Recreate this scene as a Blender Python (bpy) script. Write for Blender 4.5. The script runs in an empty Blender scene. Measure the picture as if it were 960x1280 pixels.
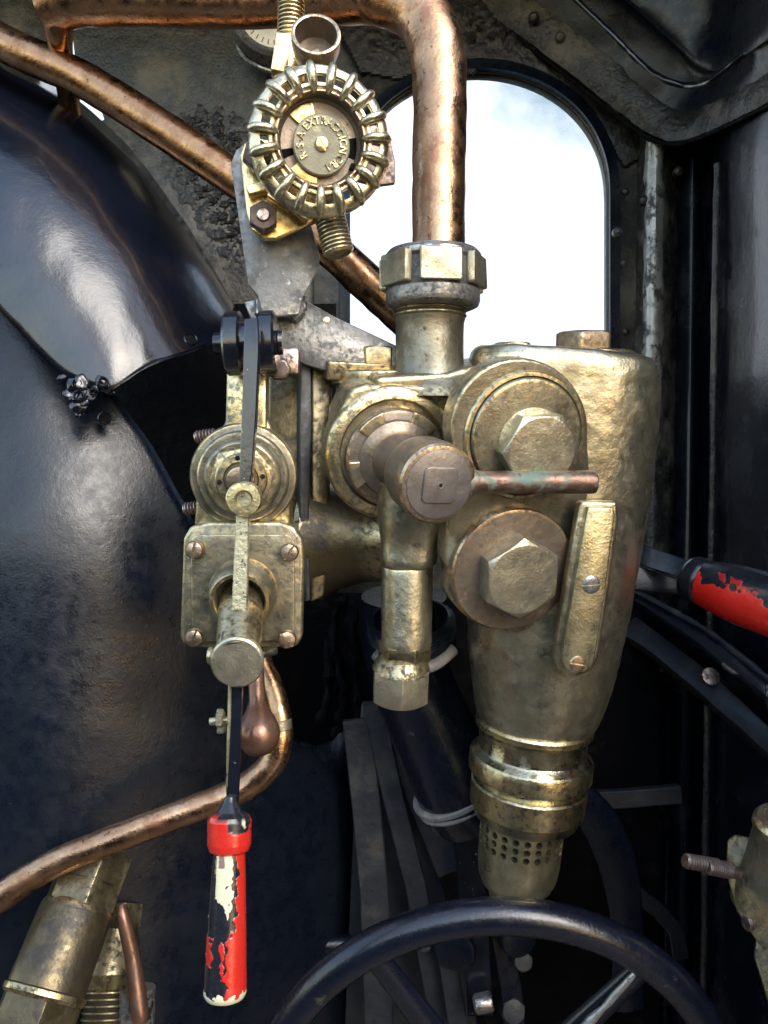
import bpy, bmesh, math, random
from mathutils import Vector, Matrix, noise
from mathutils.geometry import interpolate_bezier
random.seed(7)
SC = bpy.context.scene
COL = SC.collection
F = 1000.0
R = math.radians

def P(x, y, D): return Vector(((x-480)*D/F, D, (640-y)*D/F))
OUT = Vector((.25, -.92, -.27)).normalized()

def FR(x, y, D, out=(0, -1, 0), roll=0, s=None):
    """local frame: z towards the viewer, x right, y up; one local unit is one reference unit at distance D"""
    z = Vector(out).normalized()
    X = Vector((0, 0, 1)).cross(z).normalized()
    Y = z.cross(X)
    s = D/F if s is None else s
    M = Matrix((X*s, Y*s, z*s)).transposed().to_4x4()
    M.translation = P(x, y, D)
    return M @ Matrix.Rotation(R(roll), 4, 'Z')

def FA(a, b, D_s):
    """frame with local z running from a to b"""
    z = (b-a).normalized()
    ref = Vector((0, -1, 0)) if abs(z.y) < .9 else Vector((0, 0, 1))
    Y = (ref - z*ref.dot(z)).normalized()
    X = Y.cross(z)
    s = D_s/F
    M = Matrix((X*s, Y*s, z*s)).transposed().to_4x4()
    M.translation = a
    return M

# ------------------------------------------------------------------ mesh helpers
def new(): return bmesh.new()
def merge(dst, src):
    me = bpy.data.meshes.new('tmp'); src.to_mesh(me); src.free()
    dst.from_mesh(me); bpy.data.meshes.remove(me)

def bevel(bm, w, seg=2, ang=30):
    if w <= 0: return
    es = [e for e in bm.edges if len(e.link_faces) == 2 and e.calc_face_angle(0) > R(ang)]
    if es: bmesh.ops.bevel(bm, geom=es, offset=w, segments=seg, affect='EDGES', profile=.5, clamp_overlap=True)

def lathe(dst, M, prof, seg=48, sx=1, sy=1, bv=0, rot=0, bseg=2, close=False):
    bm = new(); rings = []
    for (r, z) in prof:
        if r < 1e-6: rings.append([bm.verts.new((0, 0, z))])
        else: rings.append([bm.verts.new((r*sx*math.cos(R(rot)+2*math.pi*i/seg), r*sy*math.sin(R(rot)+2*math.pi*i/seg), z)) for i in range(seg)])
    prs = list(zip(rings, rings[1:]))
    if close: prs.append((rings[-1], rings[0]))
    for a, b in prs:
        for i in range(seg):
            j = (i+1) % seg
            if len(a) == 1 and len(b) == 1: continue
            if len(a) == 1: bm.faces.new((a[0], b[i], b[j]))
            elif len(b) == 1: bm.faces.new((a[i], b[0], a[j]))
            else: bm.faces.new((a[i], b[i], b[j], a[j]))
    if len(rings[0]) > 1 and not close: bm.faces.new(rings[0])
    if len(rings[-1]) > 1 and not close: bm.faces.new(rings[-1])
    bmesh.ops.recalc_face_normals(bm, faces=bm.faces)
    bevel(bm, bv, bseg)
    bm.transform(M); merge(dst, bm); return dst

def cyl(dst, M, r, z0, z1, seg=48, bv=1.5, **k):
    b = min(bv, (z1-z0)*.3, r*.4)
    return lathe(dst, M, [(0, z0), (r-b, z0), (r, z0+b), (r, z1-b), (r-b*.3, z1-b*.3), (r-b, z1), (0, z1)] if b > 0 else [(0, z0), (r, z0), (r, z1), (0, z1)], seg, **k)

def ring(dst, M, ri, ro, z0, z1, seg=48, b=1.2, **k):
    return lathe(dst, M, [(ri, z0), (ro-b, z0), (ro, z0+b), (ro, z1-b), (ro-b, z1), (ri+b, z1), (ri, z1-b)], seg, close=True, **k)

def hexa(dst, M, r, z0, z1, rot=0, bv=2.0):
    # hexagon with its corners turned down the way a machined nut has them
    bm = new(); seg = 72; rows = []
    ap = r*math.cos(R(30)); prof = []
    for zz, k in ((z0, 0), (z1-.01, 0), (z1, 1)):
        pass
    def hexr(a):
        a = (a % (math.pi/3)) - math.pi/6
        return ap/math.cos(a)
    rows = []
    N = 60
    for kk in range(3):
        row = []
        for i in range(N):
            a = 2*math.pi*i/N
            rr = hexr(a)
            over = max(0, rr-ap)
            if kk == 0: row.append((rr, z0))
            elif kk == 1: row.append((rr, z1-bv*.25-over*.55))
            else: row.append((ap*.97, z1))
        rows.append([bm.verts.new((q[0]*math.cos(2*math.pi*i/N+R(rot)), q[0]*math.sin(2*math.pi*i/N+R(rot)), q[1])) for i, q in enumerate(row)])
    for a, b in zip(rows, rows[1:]):
        for i in range(N): bm.faces.new((a[i], b[i], b[(i+1) % N], a[(i+1) % N]))
    bm.faces.new(rows[0]); bm.faces.new(rows[-1])
    bmesh.ops.recalc_face_normals(bm, faces=bm.faces)
    bevel(bm, min(1.0, bv*.4), 2, 28)
    bm.transform(M); merge(dst, bm); return dst

def prism(dst, M, pts, z0, z1, bv=2.0, seg=3, cuts=0):
    bm = new()
    v = [bm.verts.new((x, y, z0)) for x, y in pts]
    f = bm.faces.new(v)
    r = bmesh.ops.extrude_face_region(bm, geom=[f])
    bmesh.ops.translate(bm, vec=(0, 0, z1-z0), verts=[e for e in r['geom'] if isinstance(e, bmesh.types.BMVert)])
    bmesh.ops.recalc_face_normals(bm, faces=bm.faces)
    bevel(bm, bv, seg, 25)
    bm.transform(M); merge(dst, bm); return dst

def box(dst, M, x0, x1, y0, y1, z0, z1, bv=1.5, seg=2):
    return prism(dst, M, [(x0, y0), (x1, y0), (x1, y1), (x0, y1)], z0, z1, bv, seg)

def rrect(x0, x1, y0, y1, r, n=6):
    o = []
    for cx, cy, a in ((x1-r, y0+r, -90), (x1-r, y1-r, 0), (x0+r, y1-r, 90), (x0+r, y0+r, 180)):
        for i in range(n+1):
            t = R(a+90*i/n); o.append((cx+r*math.cos(t), cy+r*math.sin(t)))
    return o

def smooth_path(pts, n=10):
    out = []
    for i in range(len(pts)-1):
        p0 = pts[max(i-1, 0)]; p1 = pts[i]; p2 = pts[i+1]; p3 = pts[min(i+2, len(pts)-1)]
        for k in range(n):
            t = k/n
            out.append(.5*((2*p1)+(-p0+p2)*t+(2*p0-5*p1+4*p2-p3)*t*t+(-p0+3*p1-3*p2+p3)*t**3))
    out.append(pts[-1].copy()); return out

def tube(dst, pts, rad, seg=28, n=10, smooth=True, wob=0, close=False, flat=1.0, cap=True):
    """a round bar through world points; rad in metres, one number or one per point"""
    if not hasattr(rad, '__len__'): rad = [rad]*len(pts)
    pr = [Vector((r, 0, 0)) for r in rad]
    if smooth: pts2 = smooth_path(pts, n); rr = [max(v.x, 1e-5) for v in smooth_path(pr, n)]
    else: pts2 = pts; rr = rad
    bm = new(); rings = []
    up = None
    L = len(pts2)
    for i, p in enumerate(pts2):
        if close: t = (pts2[(i+1) % L]-pts2[(i-1) % L]).normalized()
        else: t = (pts2[min(i+1, L-1)]-pts2[max(i-1, 0)]).normalized()
        if up is None:
            up = Vector((0, -1, 0)) if abs(t.y) < .9 else Vector((0, 0, 1))
        up = (up-t*up.dot(t)).normalized()
        sd = t.cross(up)
        row = []
        for k in range(seg):
            a = 2*math.pi*k/seg
            q = p+(up*math.cos(a)*flat+sd*math.sin(a))*rr[i]
            if wob: q += (q-p).normalized()*noise.noise(q*60)*wob
            row.append(bm.verts.new(q))
        rings.append(row)
    prs = list(zip(rings, rings[1:]))
    if close: prs.append((rings[-1], rings[0]))
    for a, b in prs:
        for k in range(seg): bm.faces.new((a[k], b[k], b[(k+1) % seg], a[(k+1) % seg]))
    if not close and cap: bm.faces.new(rings[0]); bm.faces.new(rings[-1])
    bmesh.ops.recalc_face_normals(bm, faces=bm.faces)
    merge(dst, bm); return dst

def loft(dst, rows, closed=True, caps=True):
    bm = new()
    vs = [[bm.verts.new(p) for p in r] for r in rows]
    n = len(rows[0])
    for a, b in zip(vs, vs[1:]):
        for k in range(n if closed else n-1):
            bm.faces.new((a[k], b[k], b[(k+1) % n], a[(k+1) % n]))
    if caps and closed: bm.faces.new(vs[0]); bm.faces.new(vs[-1])
    bmesh.ops.recalc_face_normals(bm, faces=bm.faces)
    merge(dst, bm); return dst

def dense(rows, k):
    """subdivide lofted rows smoothly"""
    out = []
    cols = [smooth_path([Vector(r[i]) for r in rows], k) for i in range(len(rows[0]))]
    return [[c[j] for c in cols] for j in range(len(cols[0]))]

def boolean(bmA, bmB):
    ms = []
    for b in (bmA, bmB):
        me = bpy.data.meshes.new('t'); b.to_mesh(me); b.free(); o = bpy.data.objects.new('t', me); COL.objects.link(o); ms.append(o)
    md = ms[0].modifiers.new('b', 'BOOLEAN'); md.operation = 'DIFFERENCE'; md.object = ms[1]; md.solver = 'EXACT'
    dg = bpy.context.evaluated_depsgraph_get(); dg.update()
    ev = ms[0].evaluated_get(dg); me = bpy.data.meshes.new_from_object(ev)
    r = new(); r.from_mesh(me)
    for o in ms: d = o.data; bpy.data.objects.remove(o); bpy.data.meshes.remove(d)
    bpy.data.meshes.remove(me)
    return r

def plate_curve(dst, M, loops, depth, bev=0.0):
    """flat plate with holes: loops of 2D points, first outer, extruded +-depth"""
    cu = bpy.data.curves.new('t', 'CURVE'); cu.dimensions = '2D'; cu.fill_mode = 'BOTH'
    cu.extrude = depth; cu.bevel_depth = bev; cu.bevel_resolution = 1
    for lp in loops:
        sp = cu.splines.new('POLY'); sp.points.add(len(lp)-1)
        for i, (x, y) in enumerate(lp): sp.points[i].co = (x, y, 0, 1)
        sp.use_cyclic_u = True
    o = bpy.data.objects.new('t', cu); COL.objects.link(o)
    dg = bpy.context.evaluated_depsgraph_get(); dg.update()
    me = bpy.data.meshes.new_from_object(o.evaluated_get(dg))
    bm = new(); bm.from_mesh(me); bpy.data.objects.remove(o); bpy.data.curves.remove(cu); bpy.data.meshes.remove(me)
    bmesh.ops.remove_doubles(bm, verts=bm.verts, dist=1e-5)
    bm.transform(M); merge(dst, bm); return dst

def letters(dst, M, ch, size, depth):
    cu = bpy.data.curves.new('t', 'FONT'); cu.body = ch; cu.size = size; cu.extrude = depth; cu.align_x = 'CENTER'; cu.align_y = 'CENTER'; cu.offset = size*.012
    o = bpy.data.objects.new('t', cu); COL.objects.link(o)
    dg = bpy.context.evaluated_depsgraph_get(); dg.update()
    me = bpy.data.meshes.new_from_object(o.evaluated_get(dg))
    bm = new(); bm.from_mesh(me); bpy.data.objects.remove(o); bpy.data.curves.remove(cu); bpy.data.meshes.remove(me)
    bm.transform(M); merge(dst, bm); return dst

def dent(bm, amp, freq, seed=0.0, oct=2):
    bm.normal_update()
    off = Vector((seed, seed*1.7, seed*.3))
    for v in bm.verts:
        n = 0; a = 1; f = freq
        for _ in range(oct): n += a*noise.noise(v.co*f+off); a *= .5; f *= 2.1
        v.co += v.normal*n*amp

# ------------------------------------------------------------------ materials
def MAT(name, base, metal=1.0, rough=.35, layers=(), bumps=(), edge=None, coat=0, rvar=.1, attr=None, stretch=None, spec=.5):
    m = bpy.data.materials.new(name); m.use_nodes = True
    nt = m.node_tree; N = nt.nodes; L = nt.links
    b = N['Principled BSDF']
    tc = N.new('ShaderNodeTexCoord'); src = tc.outputs['Object']
    if stretch:
        mp = N.new('ShaderNodeMapping'); mp.inputs['Scale'].default_value = stretch; L.new(src, mp.inputs['Vector']); src2 = mp.outputs[0]
    else: src2 = src
    def nz(scale, detail=5, rgh=.6, seed=0, s=None):
        n = N.new('ShaderNodeTexNoise'); n.noise_dimensions = '4D'; n.inputs['W'].default_value = seed
        n.inputs['Scale'].default_value = scale; n.inputs['Detail'].default_value = detail; n.inputs['Roughness'].default_value = rgh
        L.new(s or src, n.inputs['Vector']); return n.outputs['Fac']
    def ramp(f, lo, hi):
        r = N.new('ShaderNodeMapRange'); r.inputs['From Min'].default_value = lo; r.inputs['From Max'].default_value = hi
        r.interpolation_type = 'SMOOTHSTEP'; L.new(f, r.inputs['Value']); return r.outputs[0]
    def mixf(fac, a, bb):
        x = N.new('ShaderNodeMix'); x.data_type = 'FLOAT'; L.new(fac, x.inputs[0])
        for v, i in ((a, 2), (bb, 3)):
            if isinstance(v, (int, float)): x.inputs[i].default_value = v
            else: L.new(v, x.inputs[i])
        return x.outputs[0]
    def mixc(fac, a, bb):
        x = N.new('ShaderNodeMix'); x.data_type = 'RGBA'; L.new(fac, x.inputs[0])
        for v, i in ((a, 6), (bb, 7)):
            if isinstance(v, (tuple, list)): x.inputs[i].default_value = (*v, 1)
            else: L.new(v, x.inputs[i])
        return x.outputs[2]
    if attr:
        a = N.new('ShaderNodeAttribute'); a.attribute_name = attr; c = a.outputs['Color']
    else:
        c = mixc(ramp(nz(35, 6, .65, 1.3), .3, .7), tuple(x*.82 for x in base), tuple(min(1, x*1.15) for x in base))
    me = metal; ro = mixf(ramp(nz(70, 5, .6, 9.1), .3, .7), max(.04, rough-rvar), rough+rvar)
    for ly in layers:
        col, sc, lo, hi, lm, lr = ly[:6]; sd = ly[6] if len(ly) > 6 else sc*.37
        k = ramp(nz(sc, 7, .68, sd, src2), lo, hi)
        c = mixc(k, c, col); me = mixf(k, me, lm); ro = mixf(k, ro, lr)
    if edge:
        g = N.new('ShaderNodeNewGeometry')
        k = ramp(g.outputs['Pointiness'], edge[1], edge[2])
        nk = N.new('ShaderNodeMath'); nk.operation = 'MULTIPLY'; L.new(k, nk.inputs[0]); L.new(ramp(nz(160, 4, .6, 3.3), .38, .55), nk.inputs[1])
        c = mixc(nk.outputs[0], c, edge[0]); me = mixf(nk.outputs[0], me, 1.0); ro = mixf(nk.outputs[0], ro, .3)
    if isinstance(c, tuple): b.inputs['Base Color'].default_value = (*c, 1)
    else: L.new(c, b.inputs['Base Color'])
    if isinstance(me, float) or isinstance(me, int): b.inputs['Metallic'].default_value = me
    else: L.new(me, b.inputs['Metallic'])
    L.new(ro, b.inputs['Roughness'])
    b.inputs['Specular IOR Level'].default_value = spec
    b.inputs['Coat Weight'].default_value = coat; b.inputs['Coat Roughness'].default_value = .12
    last = None
    for sc, dist, dt in bumps:
        bp = N.new('ShaderNodeBump'); bp.inputs['Distance'].default_value = dist; bp.inputs['Strength'].default_value = 1
        L.new(nz(sc, dt, .6, sc*.11, src2), bp.inputs['Height'])
        if last: L.new(last, bp.inputs['Normal'])
        last = bp.outputs[0]
    if last:
        L.new(last, b.inputs['Normal'])
    return m

GR = (.035, .03, .022)
M = {}
M['brass'] = MAT('worn brass', (.46, .42, .29), 1, .28, [((.26, .22, .14), 45, .46, .70, 1, .40), ((.12, .10, .06), 120, .56, .76, .7, .5), ((.44, .37, .25), 22, .55, .7, 1, .33)], [(70, .0004, 2), (400, .0003, 4)], edge=((.8, .66, .36), .515, .56))
M['brass_cast'] = MAT('cast brass', (.47, .44, .33), .95, .34, [((.29, .25, .16), 42, .44, .66, .9, .42), ((.12, .10, .07), 110, .54, .74, .7, .5), ((.62, .56, .40), 18, .55, .68, 1, .3)], [(48, .0008, 2), (125, .0006, 2), (600, .00015, 3)], edge=((.8, .68, .4), .52, .57))
M['brass_cap'] = MAT('smooth yellow brass', (.60, .55, .36), .95, .33, [((.38, .33, .19), 40, .46, .70, 1, .42), ((.16, .13, .08), 260, .57, .70, .7, .55)], [(150, .0004, 3), (500, .0003, 3)])
M['brass_dull'] = MAT('tarnished brass', (.23, .215, .165), .85, .36, [((.16, .13, .085), 50, .47, .64, .6, .55), ((.07, .055, .04), 130, .57, .68, .2, .7), ((.26, .27, .22), 24, .54, .68, .6, .45)], [(150, .0005, 4), (700, .00015, 3)], edge=((.75, .62, .36), .515, .55))
M['brass_grimy'] = MAT('oil blackened brass', (.13, .105, .06), .85, .36, [((.035, .03, .022), 30, .44, .6, .3, .45), ((.26, .21, .11), 60, .60, .72, 1, .35)], [(100, .0008, 4), (500, .0002, 3)], edge=((.5, .42, .25), .52, .57))
M['brass_gold'] = MAT('bright golden brass', (.56, .42, .20), 1, .28, [((.45, .30, .10), 60, .52, .68, 1, .4)], [(150, .0005, 4)], edge=((.9, .75, .4), .515, .55))
M['bronze'] = MAT('reddish bronze', (.215, .175, .14), .8, .40, [((.17, .15, .13), 30, .45, .62, .7, .5), ((.10, .07, .055), 140, .57, .68, .3, .65), ((.28, .22, .15), 75, .58, .7, 1, .4)], [(200, .0004, 4), (800, .00012, 3)], edge=((.6, .45, .3), .515, .55))
M['nutface'] = MAT('scratched yellow grey metal', (.56, .52, .39), .9, .36, [((.34, .29, .20), 70, .46, .68, .8, .46), ((.14, .12, .09), 220, .58, .72, .5, .6)], [(110, .0007, 4), (600, .0003, 3)])
M['copper'] = MAT('worn copper', (.50, .295, .165), 1, .30, [((.34, .17, .10), 40, .5, .66, 1, .42), ((.10, .055, .04), 150, .59, .66, .7, .6), ((.60, .42, .28), 25, .56, .7, 1, .3)], [(70, .0008, 3), (330, .0003, 4)])
M['copper_brown'] = MAT('oiled brown copper', (.40, .23, .125), 1, .26, [((.24, .12, .06), 30, .46, .66, 1, .36), ((.06, .035, .025), 110, .58, .68, .6, .55)], [(60, .0006, 3), (300, .0002, 4)])
M['copper_dark'] = MAT('red brown copper casting', (.23, .125, .085), .75, .34, [((.12, .07, .05), 60, .5, .66, .6, .5)], [(200, .0003, 4)])
M['verdigris'] = MAT('copper bar with verdigris', (.20, .125, .095), .85, .40, [((.13, .21, .17), 60, .44, .62, .2, .7), ((.08, .05, .04), 170, .58, .66, .5, .6)], [(200, .0006, 4)])
M['steel'] = MAT('grey painted steel', (.13, .135, .14), .45, .45, [((.05, .05, .055), 35, .48, .62, .2, .55), ((.28, .28, .28), 120, .58, .68, .8, .4)], [(90, .0010, 5), (400, .0003, 4)], edge=((.45, .44, .42), .52, .56))
M['iron'] = MAT('rusty brown iron', (.095, .07, .062), .6, .5, [((.08, .055, .045), 90, .5, .64, .3, .65)], [(250, .0005, 4)], edge=((.35, .28, .24), .52, .56))
M['black'] = MAT('glossy black paint', (.004, .006, .012), 0, .15, [((.012, .012, .013), 9, .52, .68, 0, .24), ((.05, .046, .04), 60, .66, .76, 0, .5), ((.16, .15, .13), 330, .68, .72, .1, .6)], [(14, .0012, 2), (130, .00045, 5), (520, .0002, 3)], coat=.5, rvar=.04)
M['black_satin'] = MAT('satin black paint', (.003, .0055, .012), 0, .29, [((.006, .009, .014), 8, .42, .74, 0, .36), ((.05, .05, .05), 50, .66, .76, 0, .6), ((.18, .17, .15), 300, .68, .72, .1, .6)], [(16, .0008, 2), (130, .0004, 5), (480, .0002, 3)])
M['black_bar'] = MAT('chipped black enamel on brass', (.006, .008, .014), 0, .20, [((.35, .32, .23), 150, .64, .66, .9, .4)], [(150, .0004, 4)], coat=.4, rvar=.05)
M['bar_worn'] = MAT('brass bar with black pitting', (.46, .42, .28), .8, .38, [((.05, .045, .04), 220, .57, .62, .1, .5), ((.25, .17, .14), 60, .6, .68, .6, .5)], [(320, .0006, 3)])
M['sooty'] = MAT('sooty black steel', (.024, .023, .021), .1, .30, [((.13, .12, .09), 14, .48, .64, .1, .55), ((.17, .15, .11), 55, .60, .70, .1, .7), ((.36, .34, .28), 240, .66, .72, .2, .5)], [(14, .004, 2), (60, .004, 5), (220, .0014, 4)])
M['worn_post'] = MAT('post worn to bare metal', (.46, .45, .41), .6, .40, [((.04, .037, .033), 40, .50, .60, .1, .5), ((.45, .44, .40), 150, .55, .66, .9, .3)], [(60, .003, 5), (260, .001, 4)])  # pale colour painted as the highlight on the post
M['wall_iron'] = MAT('dusty dark steel', (.035, .036, .032), .2, .33, [((.12, .11, .085), 11, .46, .66, .1, .52), ((.22, .21, .17), 130, .62, .72, .1, .5), ((.09, .055, .03), 25, .60, .70, .1, .6), ((.02, .02, .02), 40, .55, .68, .1, .3)], [(40, .0026, 6), (250, .0008, 4)])
M['soot_crust'] = MAT('crusted soot', (.016, .016, .015), .05, .42, [((.09, .085, .07), 60, .58, .68, 0, .7)], [(90, .0025, 6), (260, .001, 4)])
M['recess'] = MAT('unlit sooty iron', (.003, .003, .004), 0, .6, [((.012, .011, .010), 30, .55, .68, 0, .8)], [(30, .003, 4), (200, .001, 4)], spec=.06)  # near black with little sheen, shade put into the colour
M['dusty'] = MAT('dusty dark grey iron', (.026, .030, .036), .1, .42, [((.05, .048, .042), 22, .50, .66, 0, .7), ((.03, .033, .038), 50, .52, .66, .2, .4)], [(80, .0012, 5)])
M['gasket'] = MAT('pale grey lagging', (.24, .225, .21), 0, .6, [((.10, .09, .085), 60, .50, .66, 0, .7)], [(200, .0008, 4)])
M['dial_white'] = MAT('off white enamel', (.8, .78, .66), 0, .4, [((.30, .28, .22), 40, .56, .7, 0, .6)], [])
M['ink'] = MAT('black ink', (.02, .02, .02), 0, .5)
M['floor_wood'] = MAT('worn dusty floor boards', (.24, .19, .14), 0, .7, [((.12, .09, .06), 12, .4, .65, 0, .8)], [(30, .002, 4)], stretch=(8, 1, 1))  # unseen floor, brown chosen to bounce warm light upwards
M['cap_grey'] = MAT('rubbed grey bronze face', (.30, .27, .255), .75, .42, [((.20, .165, .15), 60, .45, .68, .7, .5)], [(300, .0003, 4)])
M['dark_hole'] = MAT('soot in a hole', (.004, .004, .004), 0, .9)  # black put in for the shade inside holes
M['grip'] = MAT('layered handle paint', (.5, .5, .5), 0, .28, [((.05, .02, .015), 260, .63, .68, 0, .5), ((.12, .06, .04), 50, .62, .72, 0, .45)], [(180, .0004, 4)], attr='paint', coat=.3)
M['wheel_metal'] = MAT('greasy yellow grey casting', (.40, .37, .27), .92, .33, [((.16, .14, .10), 60, .50, .64, .6, .5), ((.10, .17, .15), 30, .60, .72, .5, .5), ((.62, .55, .36), 90, .56, .68, 1, .3)], [(160, .0008, 4)], edge=((.75, .68, .48), .515, .55))
M['disc'] = MAT('pale stamped brass', (.23, .22, .155), .15, .6, [((.22, .21, .15), 80, .5, .66, .8, .45)], [(400, .0005, 4)], )
M['panel'] = MAT('blue black enamel', (.004, .006, .012), 0, .20, [((.02, .022, .03), 10, .5, .66, 0, .34), ((.09, .085, .07), 70, .66, .74, 0, .6)], [(12, .0015, 2), (150, .0006, 4), (500, .0003, 3)], coat=.3, rvar=.05)
M['wheel_black'] = MAT('dark blue black enamel', (.004, .006, .013), 0, .25, [((.05, .05, .05), 60, .62, .72, 0, .5), ((.4, .38, .34), 260, .72, .76, .3, .5)], [(60, .0006, 3), (400, .0003, 4)], coat=.3, rvar=.06)
M['silver'] = MAT('bare bright steel', (.5, .5, .48), .9, .4, [((.08, .08, .08), 160, .54, .62, .2, .6)], [(220, .0012, 4)])  # pale colour for the highlight painted on one spoke

def glassmat():
    m = bpy.data.materials.new('grimy window glass'); m.use_nodes = True; nt = m.node_tree; N = nt.nodes; L = nt.links
    for n in list(N):
        if n.type != 'OUTPUT_MATERIAL': N.remove(n)
    out = [n for n in N if n.type == 'OUTPUT_MATERIAL'][0]
    tr = N.new('ShaderNodeBsdfTransparent'); df = N.new('ShaderNodeBsdfTranslucent'); df.inputs['Color'].default_value = (.45, .75, .9, 1)
    d2 = N.new('ShaderNodeBsdfDiffuse'); d2.inputs['Color'].default_value = (.5, .65, .7, 1)
    ad = N.new('ShaderNodeMixShader'); ad.inputs[0].default_value = .35; L.new(df.outputs[0], ad.inputs[1]); L.new(d2.outputs[0], ad.inputs[2])
    mx = N.new('ShaderNodeMixShader')
    tc = N.new('ShaderNodeTexCoord'); sp = N.new('ShaderNodeSeparateXYZ'); L.new(tc.outputs['Object'], sp.inputs[0])
    nz = N.new('ShaderNodeTexNoise'); nz.inputs['Scale'].default_value = 14; nz.inputs['Detail'].default_value = 8; L.new(tc.outputs['Object'], nz.inputs['Vector'])
    # grime lies thickest towards the upper outer corner of the pane
    a = N.new('ShaderNodeMath'); a.operation = 'MULTIPLY_ADD'; L.new(sp.outputs['X'], a.inputs[0]); a.inputs[1].default_value = .8
    L.new(sp.outputs['Z'], a.inputs[2])
    b = N.new('ShaderNodeMath'); b.operation = 'MULTIPLY_ADD'; L.new(nz.outputs['Fac'], b.inputs[0]); b.inputs[1].default_value = .22; L.new(a.outputs[0], b.inputs[2])
    r = N.new('ShaderNodeMapRange'); r.inputs['From Min'].default_value = .88; r.inputs['From Max'].default_value = .98; r.inputs['To Min'].default_value = .02; r.inputs['To Max'].default_value = .5
    L.new(b.outputs[0], r.inputs['Value'])
    L.new(r.outputs[0], mx.inputs[0]); L.new(tr.outputs[0], mx.inputs[1]); L.new(ad.outputs[0], mx.inputs[2]); L.new(mx.outputs[0], out.inputs['Surface'])
    return m
M['glass'] = glassmat()

# ------------------------------------------------------------------ things
class Thing:
    def __init__(s, name, label, cat, origin, group=None, kind=None):
        o = bpy.data.objects.new(name, None); COL.objects.link(o); o.location = origin; o.empty_display_size = .02
        o['label'] = label; o['category'] = cat
        if group: o['group'] = group
        if kind: o['kind'] = kind
        s.o = o; s.org = Vector(origin)
    def part(s, name, bm, mat, parent=None, label=None, ang=32, color=None):
        ob = finish(name, bm, mat, s.org, ang, color)
        ob.parent = parent or s.o
        if label: ob['label'] = label
        return ob

def finish(name, bm, mat, org, ang=32, color=None):
    bm.transform(Matrix.Translation(-Vector(org)))
    bm.normal_update()
    for f in bm.faces: f.smooth = True
    for e in bm.edges:
        if len(e.link_faces) == 2 and e.calc_face_angle(0) > R(ang): e.smooth = False
    me = bpy.data.meshes.new(name)
    if color:
        ly = bm.verts.layers.float_color.new('paint')
        for v in bm.verts: c = color(v.co+Vector(org)); v[ly] = (*c, 1); v.co += v.normal*(.00035 if c[0] > .04 else 0)
    bm.to_mesh(me); bm.free()
    me.materials.append(M[mat])
    ob = bpy.data.objects.new(name, me); COL.objects.link(ob)
    return ob

def single(name, bm, mat, label, cat, origin, kind=None, group=None, ang=32):
    ob = finish(name, bm, mat, origin, ang); ob.location = origin
    if label: ob['label'] = label
    if cat: ob['category'] = cat
    if kind: ob['kind'] = kind
    if group: ob['group'] = group
    return ob

def slot_screw(bm, Mx, r, h, rot, slot=3.0):
    """domed round head with a cut slot"""
    a = new(); lathe(a, Matrix.Identity(4), [(0, -h*.5), (r, -h*.5), (r, h*.35), (r*.85, h*.8), (r*.5, h), (0, h*1.02)], 28)
    c = new(); box(c, Matrix.Rotation(R(rot), 4, 'Z'), -r*1.3, r*1.3, -slot/2, slot/2, h*.35, h*2, 0)
    d = boolean(a, c); d.transform(Mx); merge(bm, d); return bm

# ================================================================== THE CAB
# ---- front sheet with arched window
WD = 1.25
wt = Thing('cab_front_sheet', 'sooty black steel front sheet with an arched window', 'wall', (0, WD, 0))
def W2(x, y): return ((x-480)*WD/F, (640-y)*WD/F)
arch = []
for i in range(41):
    t = math.pi*i/40
    arch.append((597+160*math.cos(t)*(1 if math.cos(t) > 0 else 1), 250-(153 if True else 0)*math.sin(t)**.92))
arch = [(757, 470), (757, 360)]+arch+[(437, 360), (437, 470)]
hole1 = [W2(*p) for p in arch]
hole2 = [W2(*p) for p in [(64, 22), (82, 26), (93, 45), (97, 80), (108, 108), (128, 138), (133, 152), (122, 158), (100, 156), (84, 142), (74, 115), (66, 60)]]
outer = [W2(-500, -500), W2(835, -500), W2(835, 1500), W2(-500, 1500)]
b = new(); MW = Matrix.Translation((0, WD, 0)) @ Matrix.Rotation(R(90), 4, 'X')
plate_curve(b, MW, [outer, hole1, hole2], .006, .001)
wt.part('steel_sheet', b, 'wall_iron')
# flange round window
def off_arch(d):
    o = []
    for i in range(41):
        t = math.pi*i/40
        o.append(W2(597+(160+d)*math.cos(t), 250-(153+d)*math.sin(t)**.92))
    return [W2(757+d, 478), W2(757+d, 360)]+o+[W2(437-d, 360), W2(437-d, 478)]
b = new(); plate_curve(b, Matrix.Translation((0, WD-.014, 0)) @ Matrix.Rotation(R(90), 4, 'X'), [off_arch(42), off_arch(3)], .007, .001)
fr = wt.part('window_frame', b, 'wall_iron')
b = new(); plate_curve(b, Matrix.Translation((0, WD-.022, 0)) @ Matrix.Rotation(R(90), 4, 'X'), [off_arch(10), off_arch(-1)], .006, .002)
wt.part('glazing_bead', b, 'black_satin', fr)
b = new(); plate_curve(b, Matrix.Translation((0, WD+.012, 0)) @ Matrix.Rotation(R(90), 4, 'X'), [off_arch(2)], .002, 0)
wt.part('window_pane', b, 'glass', fr)
for i, (x, y) in enumerate([(782, 240), (779, 330), (760, 165), (718, 118), (668, 88), (782, 415)]):
    b = new(); lathe(b, FR(x, y, WD-.022), [(5, -2), (4.5, 1.5), (2.5, 3), (0, 3.3)], 16); wt.part('rivet', b, 'sooty')
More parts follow.
